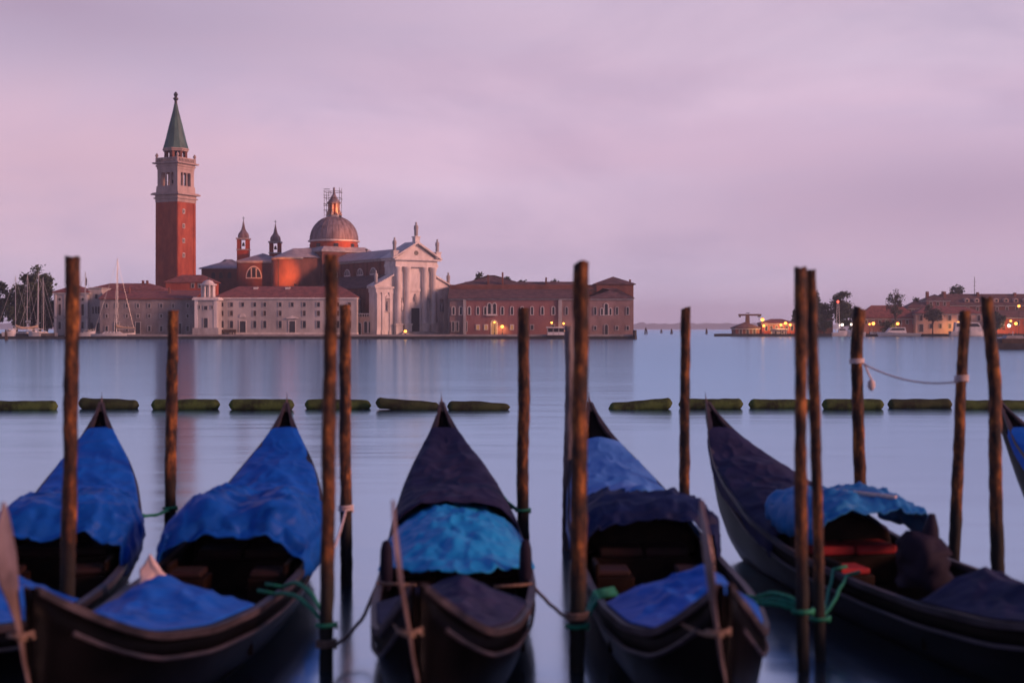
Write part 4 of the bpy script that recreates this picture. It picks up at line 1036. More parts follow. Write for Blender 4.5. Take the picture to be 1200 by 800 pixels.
def big_house():
    r = house('barracks', 1098, 1330, 357.5, 562, 14, 'brick_dull', 'large brick house with a row of dormers under its long dark roof', 343.8, 'tile_dark', inset=4)
    d = 562.0
    for k in range(9):
        px = 1134+k*11.5
        b = MB(); x = X(px, d); b.extrude([(x-.9, Z(354, d)), (x+.9, Z(354, d)), (x+.9, Z(350.6, d)), (x, Z(349.3, d)), (x-.9, Z(350.6, d))], d+.6, d+5); dm_ = b.build('dormer', M['plaster_peach'], r)
        b = MB(); b.box(x-.45, x+.45, d+.5, d+.7, Z(353.4, d), Z(350.8, d)); b.build('pane', M['pane'], dm_)
        winpx(r, px, 360, 364, 2.6, d, kind='shut')
    for px, t in ((1110, 341), (1151, 342), (1195, 342.5)):
        b = MB(); b.box(X(px-1.3, d), X(px+1.3, d), d+5, d+6.4, Z(350, d), Z(t, d)); b.build('chimney', M['brick_dull'], r)
    r = house('gabled_house', 1086, 1113, 352, 556, 10, 'plaster_red', 'tall narrow reddish house with flat front left of the dormered house', 344.5, 'tile_dark', wins=[(1091, 354, 358, 2.4, 'shut'), (1099, 354, 358, 2.4, 'shut'), (1107, 354, 358, 2.4, 'shut')])
    d = 556.0
    for px in (1089, 1109):
        b = MB(); b.box(X(px-1.4, d), X(px+1.4, d), d+2, d+3.6, Z(353, d), Z(341.5, d)); b.build('chimney', M['brick_dull'], r)
    house('stepped_house', 1064, 1088, 361, 555, 9, 'brick_dull', 'brick house with stacked chimneys behind the reddish and cream houses', 352, 'tile_dark', wins=[(1070, 363, 367, 2.4, 'shut'), (1079, 363, 367, 2.4, 'shut')])
    house('warehouse', 1160, 1330, 372, 545, 9, 'brick', 'red warehouse glowing in orange lamplight at the right edge', 363, 'tile_dark', wins=[(1166+9*k, 376, 381, 3, 'win') for k in range(10)])
    d = 570.0
    b = MB(); b.tube([(X(1142, d), d, Z(350, d)), (X(1142, d), d, Z(324.5, d))], .12, 5)
    for k in range(3): b.tube([(X(1142, d)-.7+.15*k, d, Z(330+5*k, d)), (X(1142, d)+.7-.15*k, d, Z(330+5*k, d))], .05, 4)
    tag(b.build('antenna', M['dark_metal']), 'thin radio antenna rising above the dormered roof', 'antenna')
big_house()
gt = 'trees on the right hand shore'
tree(936, 356, 390, 22, 550, 'dark conical tree just left of the crossing pole pair', gt, 1.2, zbase=GZ2, seed=41, crown_lo=.04, cyp=True)
tree(955, 339, 390, 22, 548, 'tallest dark conical tree just right of the crossing pole pair', gt, 1.5, zbase=GZ2, seed=42, crown_lo=.03, cyp=True)
tree(966, 352, 390, 20, 552, 'dark tree leaning on the tallest conical tree', gt, 1.2, zbase=GZ2, seed=43, crown_lo=.05)
tree(987, 339.5, 390, 28, 550, 'round crowned dark tree behind the red signal lamp', gt, 1.6, zbase=GZ2, seed=44, crown_lo=.12)
tree(1001, 359, 390, 18, 552, 'low dark bush of a tree between the signal lamp and the red house', gt, 1.0, zbase=GZ2, seed=45, crown_lo=.05)
tree(1049, 336.5, 390, 25, 538, 'airy bare looking tree in front of the red house', gt, .75, 'leaf_grey', zbase=GZ2, seed=46, crown_lo=.35, size=.38)
tree(1040, 377, 391, 20, 538, 'dark shrub behind the moored motor yacht', gt, .9, zbase=GZ2, seed=47, crown_lo=.02, size=.4)
tree(1093, 354, 390, 24, 537, 'airy green tree standing against the cream house', gt, .9, 'leaf_grey', zbase=GZ2, seed=48, crown_lo=.35, size=.38)
tree(1121, 334.5, 360, 28, 590, 'broad treetop behind the dormered roof', gt, 1.2, zbase=GZ2, seed=49, crown_lo=.45)
tree(1072, 349, 375, 16, 575, 'small treetop behind the stepped brick house', gt, .8, zbase=GZ2, seed=50, crown_lo=.4)
tree(1168, 366, 390, 20, 538, 'dark tree in front of the red warehouse', gt, .9, zbase=GZ2, seed=51, crown_lo=.15)
# boats along that shore
gb = 'boats moored along the right hand shore'
motor_boat(1030, 1078, 390.3, 383.5, 526, 'sleek white motor yacht moored in front of the red house', group=gb, flip=-1)
motor_boat(1113, 1153, 388, 377.5, 527, 'tall white ferry moored before the cream house', group=gb, cabw=(.12, .85), name='ferry', cat='ferry')
motor_boat(975, 996, 389.5, 384.5, 527, 'white boat moored under the white lamps', group=gb, name='work_boat', cat='boat')
motor_boat(994, 1014, 389, 383, 526.5, 'second white boat moored beside the leaning pole', group=gb, name='work_boat', cat='boat', flip=-1)
motor_boat(1014, 1031, 391.5, 388.5, 528, 'small brown launch at the stern of the motor yacht', group=gb, hullm='shutter', name='launch', cat='boat')
def barge():
    d = 200.0; x0, x1 = X(1160, d), X(1240, d)
    r = empty('barge', ((x0+x1)/2, d, 0), 'low dark cargo barge on the water at the right edge', 'barge')
    b = MB()
    b.extrude([(x0+1.2, -.2), (x1, -.2), (x1, .75), (x0, .95), (x0+.2, .4)], d-1.6, d+1.6); b.build('hull', M['bluegrey_hull'], r)
    b = MB(); b.box(X(1171, d), X(1215, d), d-1.2, d+1.2, .76, 1.55); b.build('hold_cover', M['shutter'], r)
    b = MB(); b.extrude([(X(1176, d), 1.56), (X(1198, d), 1.56), (X(1196, d), 2.0), (X(1178, d), 2.0)], d-.9, d+.9); b.build('tarpaulin', M['stone_grey'], r)
    b = MB(); b.tube([(X(1187, d), d, 1.9), (X(1187, d), d, 2.6)], .06, 6); b.build('mast', M['alu'], r)
barge()
# signal mast and lamps
def signal_mast():
    d = 536.0; x = X(982, d)
    r = empty('signal_mast', (x, d, GZ2), 'lattice mast carrying a red signal lamp before the round crowned tree', 'mast')
    b = MB()
    for sx in (-1, 1): b.tube([(x+sx*.8, d, GZ2), (x+sx*.3, d, Z(355, d))], .1, 5)
    for k in range(9):
        z = GZ2+1+k*1.1; e = .8-.5*k/9; b.tube([(x-e, d, z), (x+e-.05, d, z+1.1)], .05, 4)
    b.build('lattice', M['alu'], r)
    b = MB(); b.lathe([(.1, Z(355, d)), (.45, Z(354.2, d)), (.5, Z(353, d)), (.1, Z(351.8, d))], x, d, 10); b.build('lamp', M['lamp_red'], r)
signal_mast()
for px, py, kind, sz, en, lab in (
    (893.5, 374.5, 'lamp', 0.71, 1800, 'big bright orange lamp under the crane jib'),
    (895, 381.5, 'lamp', 0.52, 600, 'orange lamp just below the big bright lamp by the crane'),
    (915, 380.5, 'lamp', 0.49, 700, 'orange lamp over the pale shed'),
    (920.5, 378.5, 'lamp', 0.56, 900, 'highest of the orange lamps along the workshop front'),
    (926, 380.5, 'lamp', 0.49, 700, 'orange lamp at the workshop end beside the conical trees'),
    (987, 380.5, 'lamp_white', 0.56, 900, 'white lamp just left of the leaning pole top'),
    (998, 380, 'lamp_white', 0.56, 900, 'white lamp just behind the leaning pole top'),
    (1023.5, 379, 'lamp', 0.64, 1100, 'orange lamp left of the motor yacht'),
    (1019, 379.8, 'lamp', 0.41, 300, 'small orange lamp close beside the lamp left of the yacht'),
    (1052, 379.2, 'lamp', 0.60, 1100, 'orange lamp above the motor yacht cabin'),
    (1123, 378.5, 'lamp', 0.71, 1500, 'bright orange lamp above the tall white ferry'),
    (1129, 379.5, 'lamp', 0.38, 300, 'small orange lamp just right of the lamp over the ferry'),
    (1182.5, 381.5, 'lamp_white', 0.71, 1300, 'pale bright lamp at the warehouse front near the picture edge'),
    (1190.5, 379, 'lamp', 0.64, 1200, 'orange lamp at the warehouse front right of the pale lamp'),
    (1184.5, 376, 'lamp', 0.45, 600, 'orange lamp directly above the pale lamp'),
    (1194, 358.5, 'lamp', 0.52, 600, 'lamp high up in front of the dormered roof')):
    street_lamp(px, py, 533.8 if px > 940 else 534.6, lab, 'lit lamps on the right hand shore', kind, sz, GZ2, en*.7)
# ------------------------------------------------------------------ foreground materials
def pole_mat():
    m = bpy.data.materials.new('weathered mooring wood'); m.use_nodes = True
    t = m.node_tree; n = t.nodes; b = n['Principled BSDF']; b.inputs['Roughness'].default_value = .75
    co = n.new('ShaderNodeTexCoord'); inf = n.new('ShaderNodeObjectInfo')
    off = n.new('ShaderNodeVectorMath'); off.operation = 'ADD'
    rv = n.new('ShaderNodeMath'); rv.operation = 'MULTIPLY'; rv.inputs[1].default_value = 37
    t.links.new(inf.outputs['Random'], rv.inputs[0]); t.links.new(co.outputs['Object'], off.inputs[0]); t.links.new(rv.outputs[0], off.inputs[1])
    def nz(scale, st, det=5):
        mp = n.new('ShaderNodeMapping'); mp.inputs['Scale'].default_value = st; t.links.new(off.outputs[0], mp.inputs[0])
        z = n.new('ShaderNodeTexNoise'); z.inputs['Scale'].default_value = scale; z.inputs['Detail'].default_value = det; z.inputs['Roughness'].default_value = .65
        t.links.new(mp.outputs[0], z.inputs['Vector']); return z
    a = nz(4.2, (1.6, 1.6, .8), 7); r1 = n.new('ShaderNodeValToRGB'); e = r1.color_ramp.elements
    e[0].position = .40; e[0].color = (.016, .007, .004, 1); e[1].position = .70; e[1].color = (.52, .19, .034, 1)
    x = e.new(.53); x.color = (.135, .046, .012, 1)
    t.links.new(a.outputs['Fac'], r1.inputs[0])
    g = nz(9, (3, 3, .8), 5); r2 = n.new('ShaderNodeValToRGB'); r2.color_ramp.elements[0].position = .38; r2.color_ramp.elements[1].position = .6
    r2.color_ramp.elements[0].color = (.22, .20, .20, 1); r2.color_ramp.elements[1].color = (1.1, 1.1, 1.1, 1)
    t.links.new(g.outputs['Fac'], r2.inputs[0])
    mx = n.new('ShaderNodeMix'); mx.data_type = 'RGBA'; mx.blend_type = 'MULTIPLY'; mx.inputs['Factor'].default_value = 1
    t.links.new(r1.outputs[0], mx.inputs['A']); t.links.new(r2.outputs[0], mx.inputs['B'])
    # weed and wet up to the tide line
    sp = n.new('ShaderNodeSeparateXYZ'); t.links.new(co.outputs['Object'], sp.inputs[0])
    tn = nz(6, (1, 1, .6), 3); ad = n.new('ShaderNodeMath'); ad.operation = 'MULTIPLY_ADD'; ad.inputs[1].default_value = .5
    t.links.new(tn.outputs['Fac'], ad.inputs[0]); t.links.new(sp.outputs['Z'], ad.inputs[2])
    rg = n.new('ShaderNodeMapRange'); rg.inputs[1].default_value = .95; rg.inputs[2].default_value = 1.35; t.links.new(ad.outputs[0], rg.inputs[0])
    wet = n.new('ShaderNodeMix'); wet.data_type = 'RGBA'; wet.inputs['A'].default_value = (.008, .009, .007, 1)
    t.links.new(rg.outputs[0], wet.inputs['Factor']); t.links.new(mx.outputs['Result'], wet.inputs['B']); t.links.new(wet.outputs['Result'], b.inputs['Base Color'])
    bn = nz(14, (2, 2, .5), 6); bp = n.new('ShaderNodeBump'); bp.inputs['Strength'].default_value = .7; bp.inputs['Distance'].default_value = .02
    t.links.new(bn.outputs['Fac'], bp.inputs['Height']); t.links.new(bp.outputs[0], b.inputs['Normal'])
    return m
M['pole'] = pole_mat()
M['pole_grey'] = mat('bleached grey wood', (.10, .085, .085), (.22, .19, .19), .85, scale=5, stretch=(2, 2, .4), bump=.4)
def fabric(name, c1, c2, rough=.55):
    m = mat(name, c1, c2, rough, scale=3.0, bump=.35, bscale=9, lo=.3, hi=.7)
    m.node_tree.nodes['Principled BSDF'].inputs['Specular IOR Level'].default_value = .12
    return m
M['tarp_blue'] = fabric('royal blue tarpaulin', (.004, .080, .42), (.010, .135, .62))
M['tarp_blue_shaded'] = fabric('shaded royal blue tarpaulin', (.003, .062, .33), (.008, .115, .54), .5)  # same blue as the stern covers, hood shade put into the colour
M['tarp_light'] = fabric('sky blue tarpaulin', (.012, .26, .62), (.020, .33, .72), .5)
M['tarp_pale'] = fabric('faded pale blue tarpaulin', (.05, .20, .60), (.11, .30, .74), .5)
M['tarp_teal'] = fabric('turquoise blue tarpaulin', (.015, .15, .42), (.03, .22, .52), .5)
M['tarp_dark'] = fabric('dark violet canvas', (.016, .018, .052), (.034, .036, .094), .7)
M['tarp_navy'] = fabric('navy canvas', (.005, .011, .05), (.011, .024, .10), .6)
M['tarp_black'] = fabric('black violet canvas', (.010, .009, .020), (.022, .019, .038), .7)
M['hull'] = mat('black lacquered hull', (.0015, .0015, .002), (.004, .004, .005), .40, spec=.02, scale=2.5, stretch=(1, .3, 1), bump=.15)
M['gunwale'] = mat('worn grey gunwale', (.022, .020, .026), (.070, .060, .072), .5, spec=.25, scale=6, stretch=(1, .2, 1))
M['iron'] = mat('worn bow iron', (.18, .125, .11), (.34, .25, .235), .42, metal=.55, scale=4)
M['wood_dark'] = mat('dark varnished wood', (.009, .005, .004), (.019, .010, .007), .55, spec=.12, scale=5, stretch=(1, 4, 1))
M['cushion'] = mat('shaded red cushion', (.014, .004, .005), (.026, .005, .007), .75, scale=6)  # seat red darkened in the colour to give the shade inside the boats
M['cushion_red'] = mat('bright red cushion', (.26, .010, .016), (.38, .018, .026), .8, scale=6)
M['rope_green'] = mat('green nylon rope', (.004, .17, .085), (.01, .28, .15), .7, scale=30, bump=.6, bscale=60)
M['rope_hemp'] = mat('hemp rope', (.16, .105, .075), (.28, .19, .14), .9, scale=30, bump=.6, bscale=60)
M['rope_white'] = mat('white cord', (.55, .45, .42), (.70, .60, .56), .85, scale=30)
M['algae'] = mat('algae covered float', (.012, .022, .006), (.065, .11, .024), .9, scale=2.2, bump=.8, bscale=14)
M['algae_dark'] = mat('dark wet algae float', (.010, .016, .006), (.035, .055, .016), .85, scale=2.2, bump=.8, bscale=14)
M['cloth_white'] = mat('crumpled white sheet', (.70, .55, .52), (.80, .68, .66), .8, scale=3)

# ------------------------------------------------------------------ mooring poles
def mooring_pole(pts, d, wpx, label, mm='pole', seed=0, slant=(0, 0)):
    rnd = random.Random(seed)
    ctrl = [P(px, py, d) for px, py in pts]
    a, b2 = ctrl[-2], ctrl[-1]
    k = (-1.4 - a.z)/(b2.z - a.z); ctrl[-1] = a + (b2-a)*k
    zs = np.array([c.z for c in ctrl])[::-1]; xs = np.array([c.x for c in ctrl])[::-1]
    x0 = float(np.interp(0, zs, xs))
    rad = wpx/2*d/FPX
    n, m = 20, 64
    ztop = ctrl[0].z
    b = MB(); vs = []
    zz_ = [-1.4 + (ztop+1.4)*i/m for i in range(m+1)]
    fx = np.interp(zz_, zs, xs)
    ker = np.ones(9)/9; fx = np.convolve(np.pad(fx, 4, mode='edge'), ker, mode='valid'); 
    sd = seed*13.7
    for i, z in enumerate(zz_):
        for j in range(n):
            an = 2*math.pi*j/n
            p = Vector((math.cos(an)*.9, math.sin(an)*.9, z*1.5+sd))
            rr = rad*(1 + .15*mnoise.noise(p) + .14*mnoise.noise(Vector((math.cos(an)*2, math.sin(an)*2, z*7+sd))) + .08*mnoise.noise(Vector((math.cos(an)*5, math.sin(an)*5, z*14+sd))))
            rr *= 1.06 - .05*(z/ztop)
            zz2 = z
            if i == m: zz2 = z + slant[0]*math.cos(an) + slant[1]*math.sin(an) + .02*mnoise.noise(p*3)
            wob = .012*mnoise.noise(Vector((z*1.1, sd, 2)))
            vs.append((fx[i]+wob+rr*math.cos(an), d+rr*math.sin(an), zz2))
    fs = [(i*n+j, i*n+(j+1) % n, (i+1)*n+(j+1) % n, (i+1)*n+j) for i in range(m) for j in range(n)]
    c = len(vs); vs.append((fx[m], d, ztop-.015)); fs += [(m*n+j, m*n+(j+1) % n, c) for j in range(n)]
    b.add(vs, fs)
    o = b.build('mooring_pole', M[mm], origin=(x0, d, 0), smooth=True)
    tag(o, label, 'mooring pole', 'wooden mooring poles among the gondolas')
    return lambda z: Vector((float(np.interp(z, zs, xs)), d, z))
pole = {}
pole['a'] = mooring_pole([(84.5, 301), (85, 360), (83, 470), (81, 600), (80, 720), (79, 765)], 12.6, 16.5, 'tall brown pole rising in front of the leftmost gondola with the campanile to its right', seed=1)
pole['b'] = mooring_pole([(203, 364), (202, 420), (200, 520), (199, 652)], 18.0, 12.5, 'short brown pole between the two blue covered gondolas under the bell tower', seed=2)
pole['c'] = mooring_pole([(388.5, 299), (388, 380), (385, 500), (384, 640), (382, 785)], 12.0, 15.5, 'tallest dark pole standing in front of the dome, beside a shorter one', seed=3)
pole['d'] = mooring_pole([(404, 357), (404, 430), (405, 560), (406, 685)], 16.0, 13.0, 'shorter brown pole just behind the tallest dark pole', seed=4)
pole['e'] = mooring_pole([(614, 361), (614, 450), (612, 540), (614, 667)], 17.0, 13.5, 'short brown pole behind the right side of the central dark gondola', seed=5)
pole['f'] = mooring_pole([(681, 309.5), (681, 420), (678, 560), (676, 785)], 12.0, 18.0, 'thickest tall brown pole, in front of the right end of the monastery', seed=6, slant=(.01, -.03))
pole['g'] = mooring_pole([(667, 382), (667, 470), (665, 560), (664, 645)], 18.5, 10.0, 'bleached grey pole half hidden behind the thickest brown pole', 'pole_grey', seed=7)
pole['h'] = mooring_pole([(804.5, 361), (803, 450), (802, 540), (801, 660)], 17.5, 11.5, 'lone slim pole standing before the open water and the distant shore', seed=8, slant=(.02, 0))
pole['i'] = mooring_pole([(938.5, 313), (938, 420), (938, 560), (942, 785)], 12.0, 14.0, 'darker pole of the crossing pair, on its left', seed=9)
pole['j'] = mooring_pole([(949.5, 316), (953, 420), (957, 560), (962, 785)], 12.35, 12.5, 'leaning pole of the crossing pair, on its right', seed=10)
pole['k'] = mooring_pole([(1008.5, 361), (1003.5, 400), (1005, 470), (1008, 576), (1009, 660)], 17.4, 13.5, 'bent pole with a white cord tied round it and its loose end hanging', seed=11, slant=(-.03, 0))
pole['l'] = mooring_pole([(1132, 364), (1127, 440), (1122, 550), (1118, 676)], 16.5, 12.5, 'leaning pole holding the far end of the slack white cord', seed=12)
pole['m'] = mooring_pole([(1156.5, 348), (1161, 400), (1165.5, 440), (1166.5, 540), (1170, 694)], 15.5, 14.5, 'crooked dark pole farthest to the right beside a blue covered stern', seed=13)

# ------------------------------------------------------------------ floating booms
boom_spans = [(-20, 68, 0), (92, 163, .03), (177, 258, 0), (268, 345, 0), (357, 435, 0), (440, 516, .075), (524, 598, .02), (713, 788, -.09), (795, 871, 0), (877, 960, 0), (963, 1036, 0), (1040, 1116, 0), (1121, 1230, 0)]
boom_lab = ['algae covered float cut by the left picture edge', 'low dark float just right of the leftmost tall pole', 'green float crossed by the short pole under the bell tower',
            'green float above the second gondola stern', 'green float crossed by the tallest dark pole and its shorter neighbour', 'tilted float sinking at its right end, left of the central gondola tip',
            'pointed dark float between the central gondola tip and the short pole', 'tilted float rising at its right end, right of the thickest pole', 'green float crossed by the lone slim pole',
            'green float between the curled gondola tip and the crossing pole pair', 'green float crossed by the bent pole', 'green float between the bent pole and the leaning cord pole', 'long green float running out of the right picture edge']
for (p0, p1, tilt), lab in zip(boom_spans, boom_lab):
    rj = random.Random(int(p0)+99); d = 51.0 + (.4 if p0 > 700 else 0) + rj.uniform(-.5, .5); tilt += rj.uniform(-.012, .012); zoff = rj.uniform(-.05, .03); x0, x1 = X(p0, d), X(p1, d); L_ = x1-x0; sd = p0*.37
    b = MB(); n = 14; m = 30; vs = []
    for i in range(m+1):
        u = i/m; e = min(u, 1-u)*L_
        rr = .21*min(1, (max(e, .0)/.16))**.4 if e < .16 else .21
        rr = max(rr, .02)
        if p0 == 524: rr *= 1-.45*max(0, (u-.55)/.45)
        for j in range(n):
            a = 2*math.pi*j/n
            q = rr*(1+.14*mnoise.noise(Vector((u*L_*2.2+sd, math.cos(a)*1.4, math.sin(a)*1.4))))
            vs.append((x0+L_*u, d+q*math.cos(a), .16 + zoff - tilt*L_*(u-.5) - abs(tilt)*.5 + q*math.sin(a)))
    fs = [(i*n+j, i*n+(j+1) % n, (i+1)*n+(j+1) % n, (i+1)*n+j) for i in range(m) for j in range(n)] + [tuple(range(n-1, -1, -1)), tuple(m*n+j for j in range(n))]
    b.add(vs, fs)
    o = b.build('floating_boom', M['algae_dark' if p0 in (92, 440, 524, 1040) else 'algae'], origin=((x0+x1)/2, d, 0), smooth=True)
    tag(o, lab, 'float', 'row of floating booms')

# ------------------------------------------------------------------ gondolas
LG = 10.8
def smooth_interp(xs, ys):
    g = np.linspace(0, 1, 401); y = np.interp(g, xs, ys)
    k = np.hanning(25); k /= k.sum()
    yp = np.concatenate([2*y[0]-y[12:0:-1], y, 2*y[-1]-y[-2:-14:-1]])
    y = np.convolve(yp, k, mode='valid')
    return lambda t: float(np.interp(t, g, y))
g_w = smooth_interp([0, .04, .08, .12, .2, .3, .4, .5, .6, .7, .8, .84, .88, .93, .955, .975, 1], [.03, .19, .32, .42, .58, .70, .76, .77, .76, .72, .59, .51, .42, .25, .145, .075, .012])
g_s = smooth_interp([0, .04, .08, .12, .2, .3, .4, .5, .6, .7, .8, .84, .88, .93, .955, .975, 1], [1.32, 1.06, .86, .71, .57, .50, .48, .48, .53, .68, .95, 1.07, 1.20, 1.42, 1.58, 1.74, 1.97])
g_b = smooth_interp([0, .05, .12, .2, .3, .5, .7, .8, .87, .93, .97, 1], [.62, .28, .02, -.10, -.14, -.16, -.12, -.02, .22, .70, 1.20, 1.70])
def g_c(t): return .24*(1-(2*t-1)**2)
def gp(t, u, z): return Vector((g_c(t)+u*g_w(t), (t-.5)*LG, z))

def gondola_proto():
    r = empty('gondola', (0, 0, 0), 'gondola', 'gondola', 'gondolas moored side by side between the poles')
    n = 54
    b = MB(); vs = []
    ring = [(-1, 1.0), (-.97, .72), (-.86, .32), (-.62, .0), (0, -.02), (.62, .0), (.86, .32), (.97, .72), (1, 1.0)]
    for i in range(n+1):
        t = i/n; zg, zb, w = g_s(t), g_b(t), g_w(t)
        for u, q in ring: vs.append(gp(t, u, zb+(zg-zb)*q))
        wi = max(.005, w-.035)/w
        for u, q in [(1, 1.0), (.93, .6), (.6, .16), (0, .14), (-.6, .16), (-.93, .6), (-1, 1.0)]:
            zi = zb+(zg-zb)*q
            if abs(u) < .9: zi = max(zi, min(.06, zg-.02))
            vs.append(gp(t, u*wi, zi))
    m = len(ring)+7
    b.add(vs, [(i*m+j, i*m+(j+1) % m, (i+1)*m+(j+1) % m, (i+1)*m+j) for i in range(n) for j in range(m)] + [tuple(range(m-1, -1, -1)), tuple(n*m+j for j in range(m))])
    b.build('hull', M['hull'], r, smooth=True)
    for sx in (-1, 1):
        b = MB(); vs = []; k = 60
        for i in range(k+1):
            t = .004+.99*i/k; w = g_w(t); e = .035 if .03 < t < .97 else .02
            for du, dz in ((-e, -.025), (e, -.03), (e, .028), (-e, .032)):
                c = gp(t, 0, g_s(t)+dz); c.x += sx*(w-.01)+du; vs.append(c)
        b.add(vs, [(i*4+j, i*4+(j+1) % 4, (i+1)*4+(j+1) % 4, (i+1)*4+j) for i in range(k) for j in range(4)] + [(0, 3, 2, 1), (k*4, k*4+1, k*4+2, k*4+3)])
        b.build('gunwale', M['gunwale'], r)
        # rubbing strake lower on the side
        b = MB(); b.tube([gp(t, sx*1.0, 0)+Vector((sx*.005, 0, g_s(t)-.17)) for t in [.03+.94*i/40 for i in range(41)]], .018, 6); b.build('rubbing_strake', M['gunwale'], r)
    for nm, t0, t1 in (('foredeck', .01, .305), ('afterdeck', .68, .985)):
        b = MB(); b.grid(lambda u, v: gp(t0+(t1-t0)*u, (v*2-1)*.96, g_s(t0+(t1-t0)*u)-.02+.05*(1-(v*2-1)**2)*g_w(t0+(t1-t0)*u)/.7), 24, 8); b.build(nm, M['hull'], r, smooth=True)
    # coaming closing the foredeck towards the well
    b = MB(); t = .305; b.grid(lambda u, v: gp(t, (v*2-1)*.93, .1+(g_s(t)-.1)*u), 3, 8); b.build('bulkhead', M['wood_dark'], r)
    b = MB(); b.grid(lambda u, v: gp(.305+.375*u, (v*2-1)*.8, .12), 8, 4); b.build('floor', M['wood_dark'], r)
    # passenger seat facing the bow: bench, curved back, cushions, two small side chairs
    y = (.61-.5)*LG; cx = g_c(.61)
    b = MB(); b.box(cx-.55, cx+.55, y-.38, y+.12, .14, .46); s = b.build('seat', M['wood_dark'], r, bev=.02)
    b = MB(); b.box(cx-.50, cx-.01, y-.40, y+.06, .465, .57); b.build('cushion', M['cushion'], s, bev=.03)
    b = MB(); b.box(cx+.01, cx+.50, y-.40, y+.06, .465, .57); b.build('cushion', M['cushion'], s, bev=.03)
    b = MB(); b.grid(lambda u, v: (cx+(v*2-1)*.6, y+.12+.10*u-.18*(v*2-1)**4, .46+u*(.36+.10*math.cos((v*2-1)*math.pi)*.5-.12*(v*2-1)**4)), 8, 20); b.build('backrest', M['wood_dark'], r, smooth=True, solid=.05)
    for sx in (-1, 1):
        xx = cx+sx*.42; yy = y-1.15
        b = MB(); b.box(xx-.2, xx+.2, yy-.2, yy+.2, .13, .42); b.box(xx+sx*.16, xx+sx*.21, yy-.2, yy+.2, .42, .56); c = b.build('side_chair', M['wood_dark'], r, bev=.015)
        b = MB(); b.box(xx-.18, xx+.16, yy-.18, yy+.18, .425, .49); b.build('cushion', M['cushion'], c, bev=.02)
    # bow iron: a blade with a rounded head running down the stem
    cl = [(1.88, -.16, .02, -.02), (1.80, -.155, .09, .05), (1.68, -.145, .20, .09), (1.52, -.125, .25, .11), (1.38, -.11, .22, .10), (1.24, -.09, .12, .07), (1.12, -.07, .07, .05), (1.0, -.05, .05, .05), (.85, -.03, .035, .055), (.70, 0, .02, .06), (.45, .0, -.12, .16), (.22, .0, -.38, .43), (.02, .0, -.85, .90)]
    vs = []; y0 = -LG/2
    for z, lean, fo, ba in cl:
        th = .013
        for sx in (-1, 1):
            vs.append((lean+sx*th*.5, y0-fo, z)); vs.append((lean+sx*th, y0-fo+(fo+ba)*.5, z)); vs.append((lean+sx*th*.6, y0+ba, z))
    fs = []
    for i in range(len(cl)-1):
        a, c = i*6, (i+1)*6
        fs += [(a, a+1, c+1, c), (a+1, a+2, c+2, c+1), (a+4, a+3, c+3, c+4), (a+5, a+4, c+4, c+5), (a+3, a, c, c+3), (a+2, a+5, c+5, c+2)]
    fs += [(0, 3, 4, 1), (1, 4, 5, 2)]
    b = MB(); b.add(vs, fs); b.build('bow_iron', M['iron'], r, smooth=False, bev=.004)
    # stern iron tip
    b = MB(); b.tube([gp(.985, 0, g_s(.985)-.02), gp(1.0, 0, 1.97), gp(1.003, 0, 2.08)], [.016, .013, .005], 8); b.build('stern_tip', M['iron'], r, smooth=True)
    return r
def copy_tree(o, parent=None):
    c = o.copy(); C.objects.link(c); c.parent = parent
    for ch in list(o.children): copy_tree(ch, c)
    return c

GON = [  # bow x,y ; stern x,y ; label
    ((-4.30, 9.0), (-5.92, 19.7), 'leftmost gondola, blue covered, its bow cut off by the picture edge'),
    ((-3.13, 8.85), (-3.24, 19.65), 'second gondola from the left with royal blue covers and a broad bow iron turned sideways'),
    ((-.62, 8.95), (-1.02, 19.75), 'central gondola with dark violet stern cover over a bright sky blue sheet'),
    ((1.40, 8.95), (1.12, 19.75), 'gondola right of the thickest pole with a pale faded stern cover and navy hood'),
    ((4.72, 9.2), (2.82, 19.75), 'long dark gondola with turquoise hood behind the crossing pole pair'),
    ((9.25, 9.2), (7.03, 19.75), 'gondola at the right picture edge showing only its blue covered stern'),
]
proto = gondola_proto()
GROOT = []
for i, (bw, sn, lab) in enumerate(GON):
    o = proto if i == 0 else copy_tree(proto)
    o.location = ((bw[0]+sn[0])/2, (bw[1]+sn[1])/2, 0)
    o.rotation_euler = (0, 0, math.atan2(-(sn[0]-bw[0]), sn[1]-bw[1]))
    o['label'] = lab
    GROOT.append(o)
for ch in GROOT[4].children_recursive:
    if ch.name.split('.')[0] == 'cushion':
        ch.material_slots[0].link = 'OBJECT'; ch.material_slots[0].material = M['cushion_red']
def gw(i, v):   # gondola-local point to world
    o = GROOT[i]; return Matrix.Translation(o.location) @ Matrix.Rotation(o.rotation_euler.z, 4, 'Z') @ Vector(v)

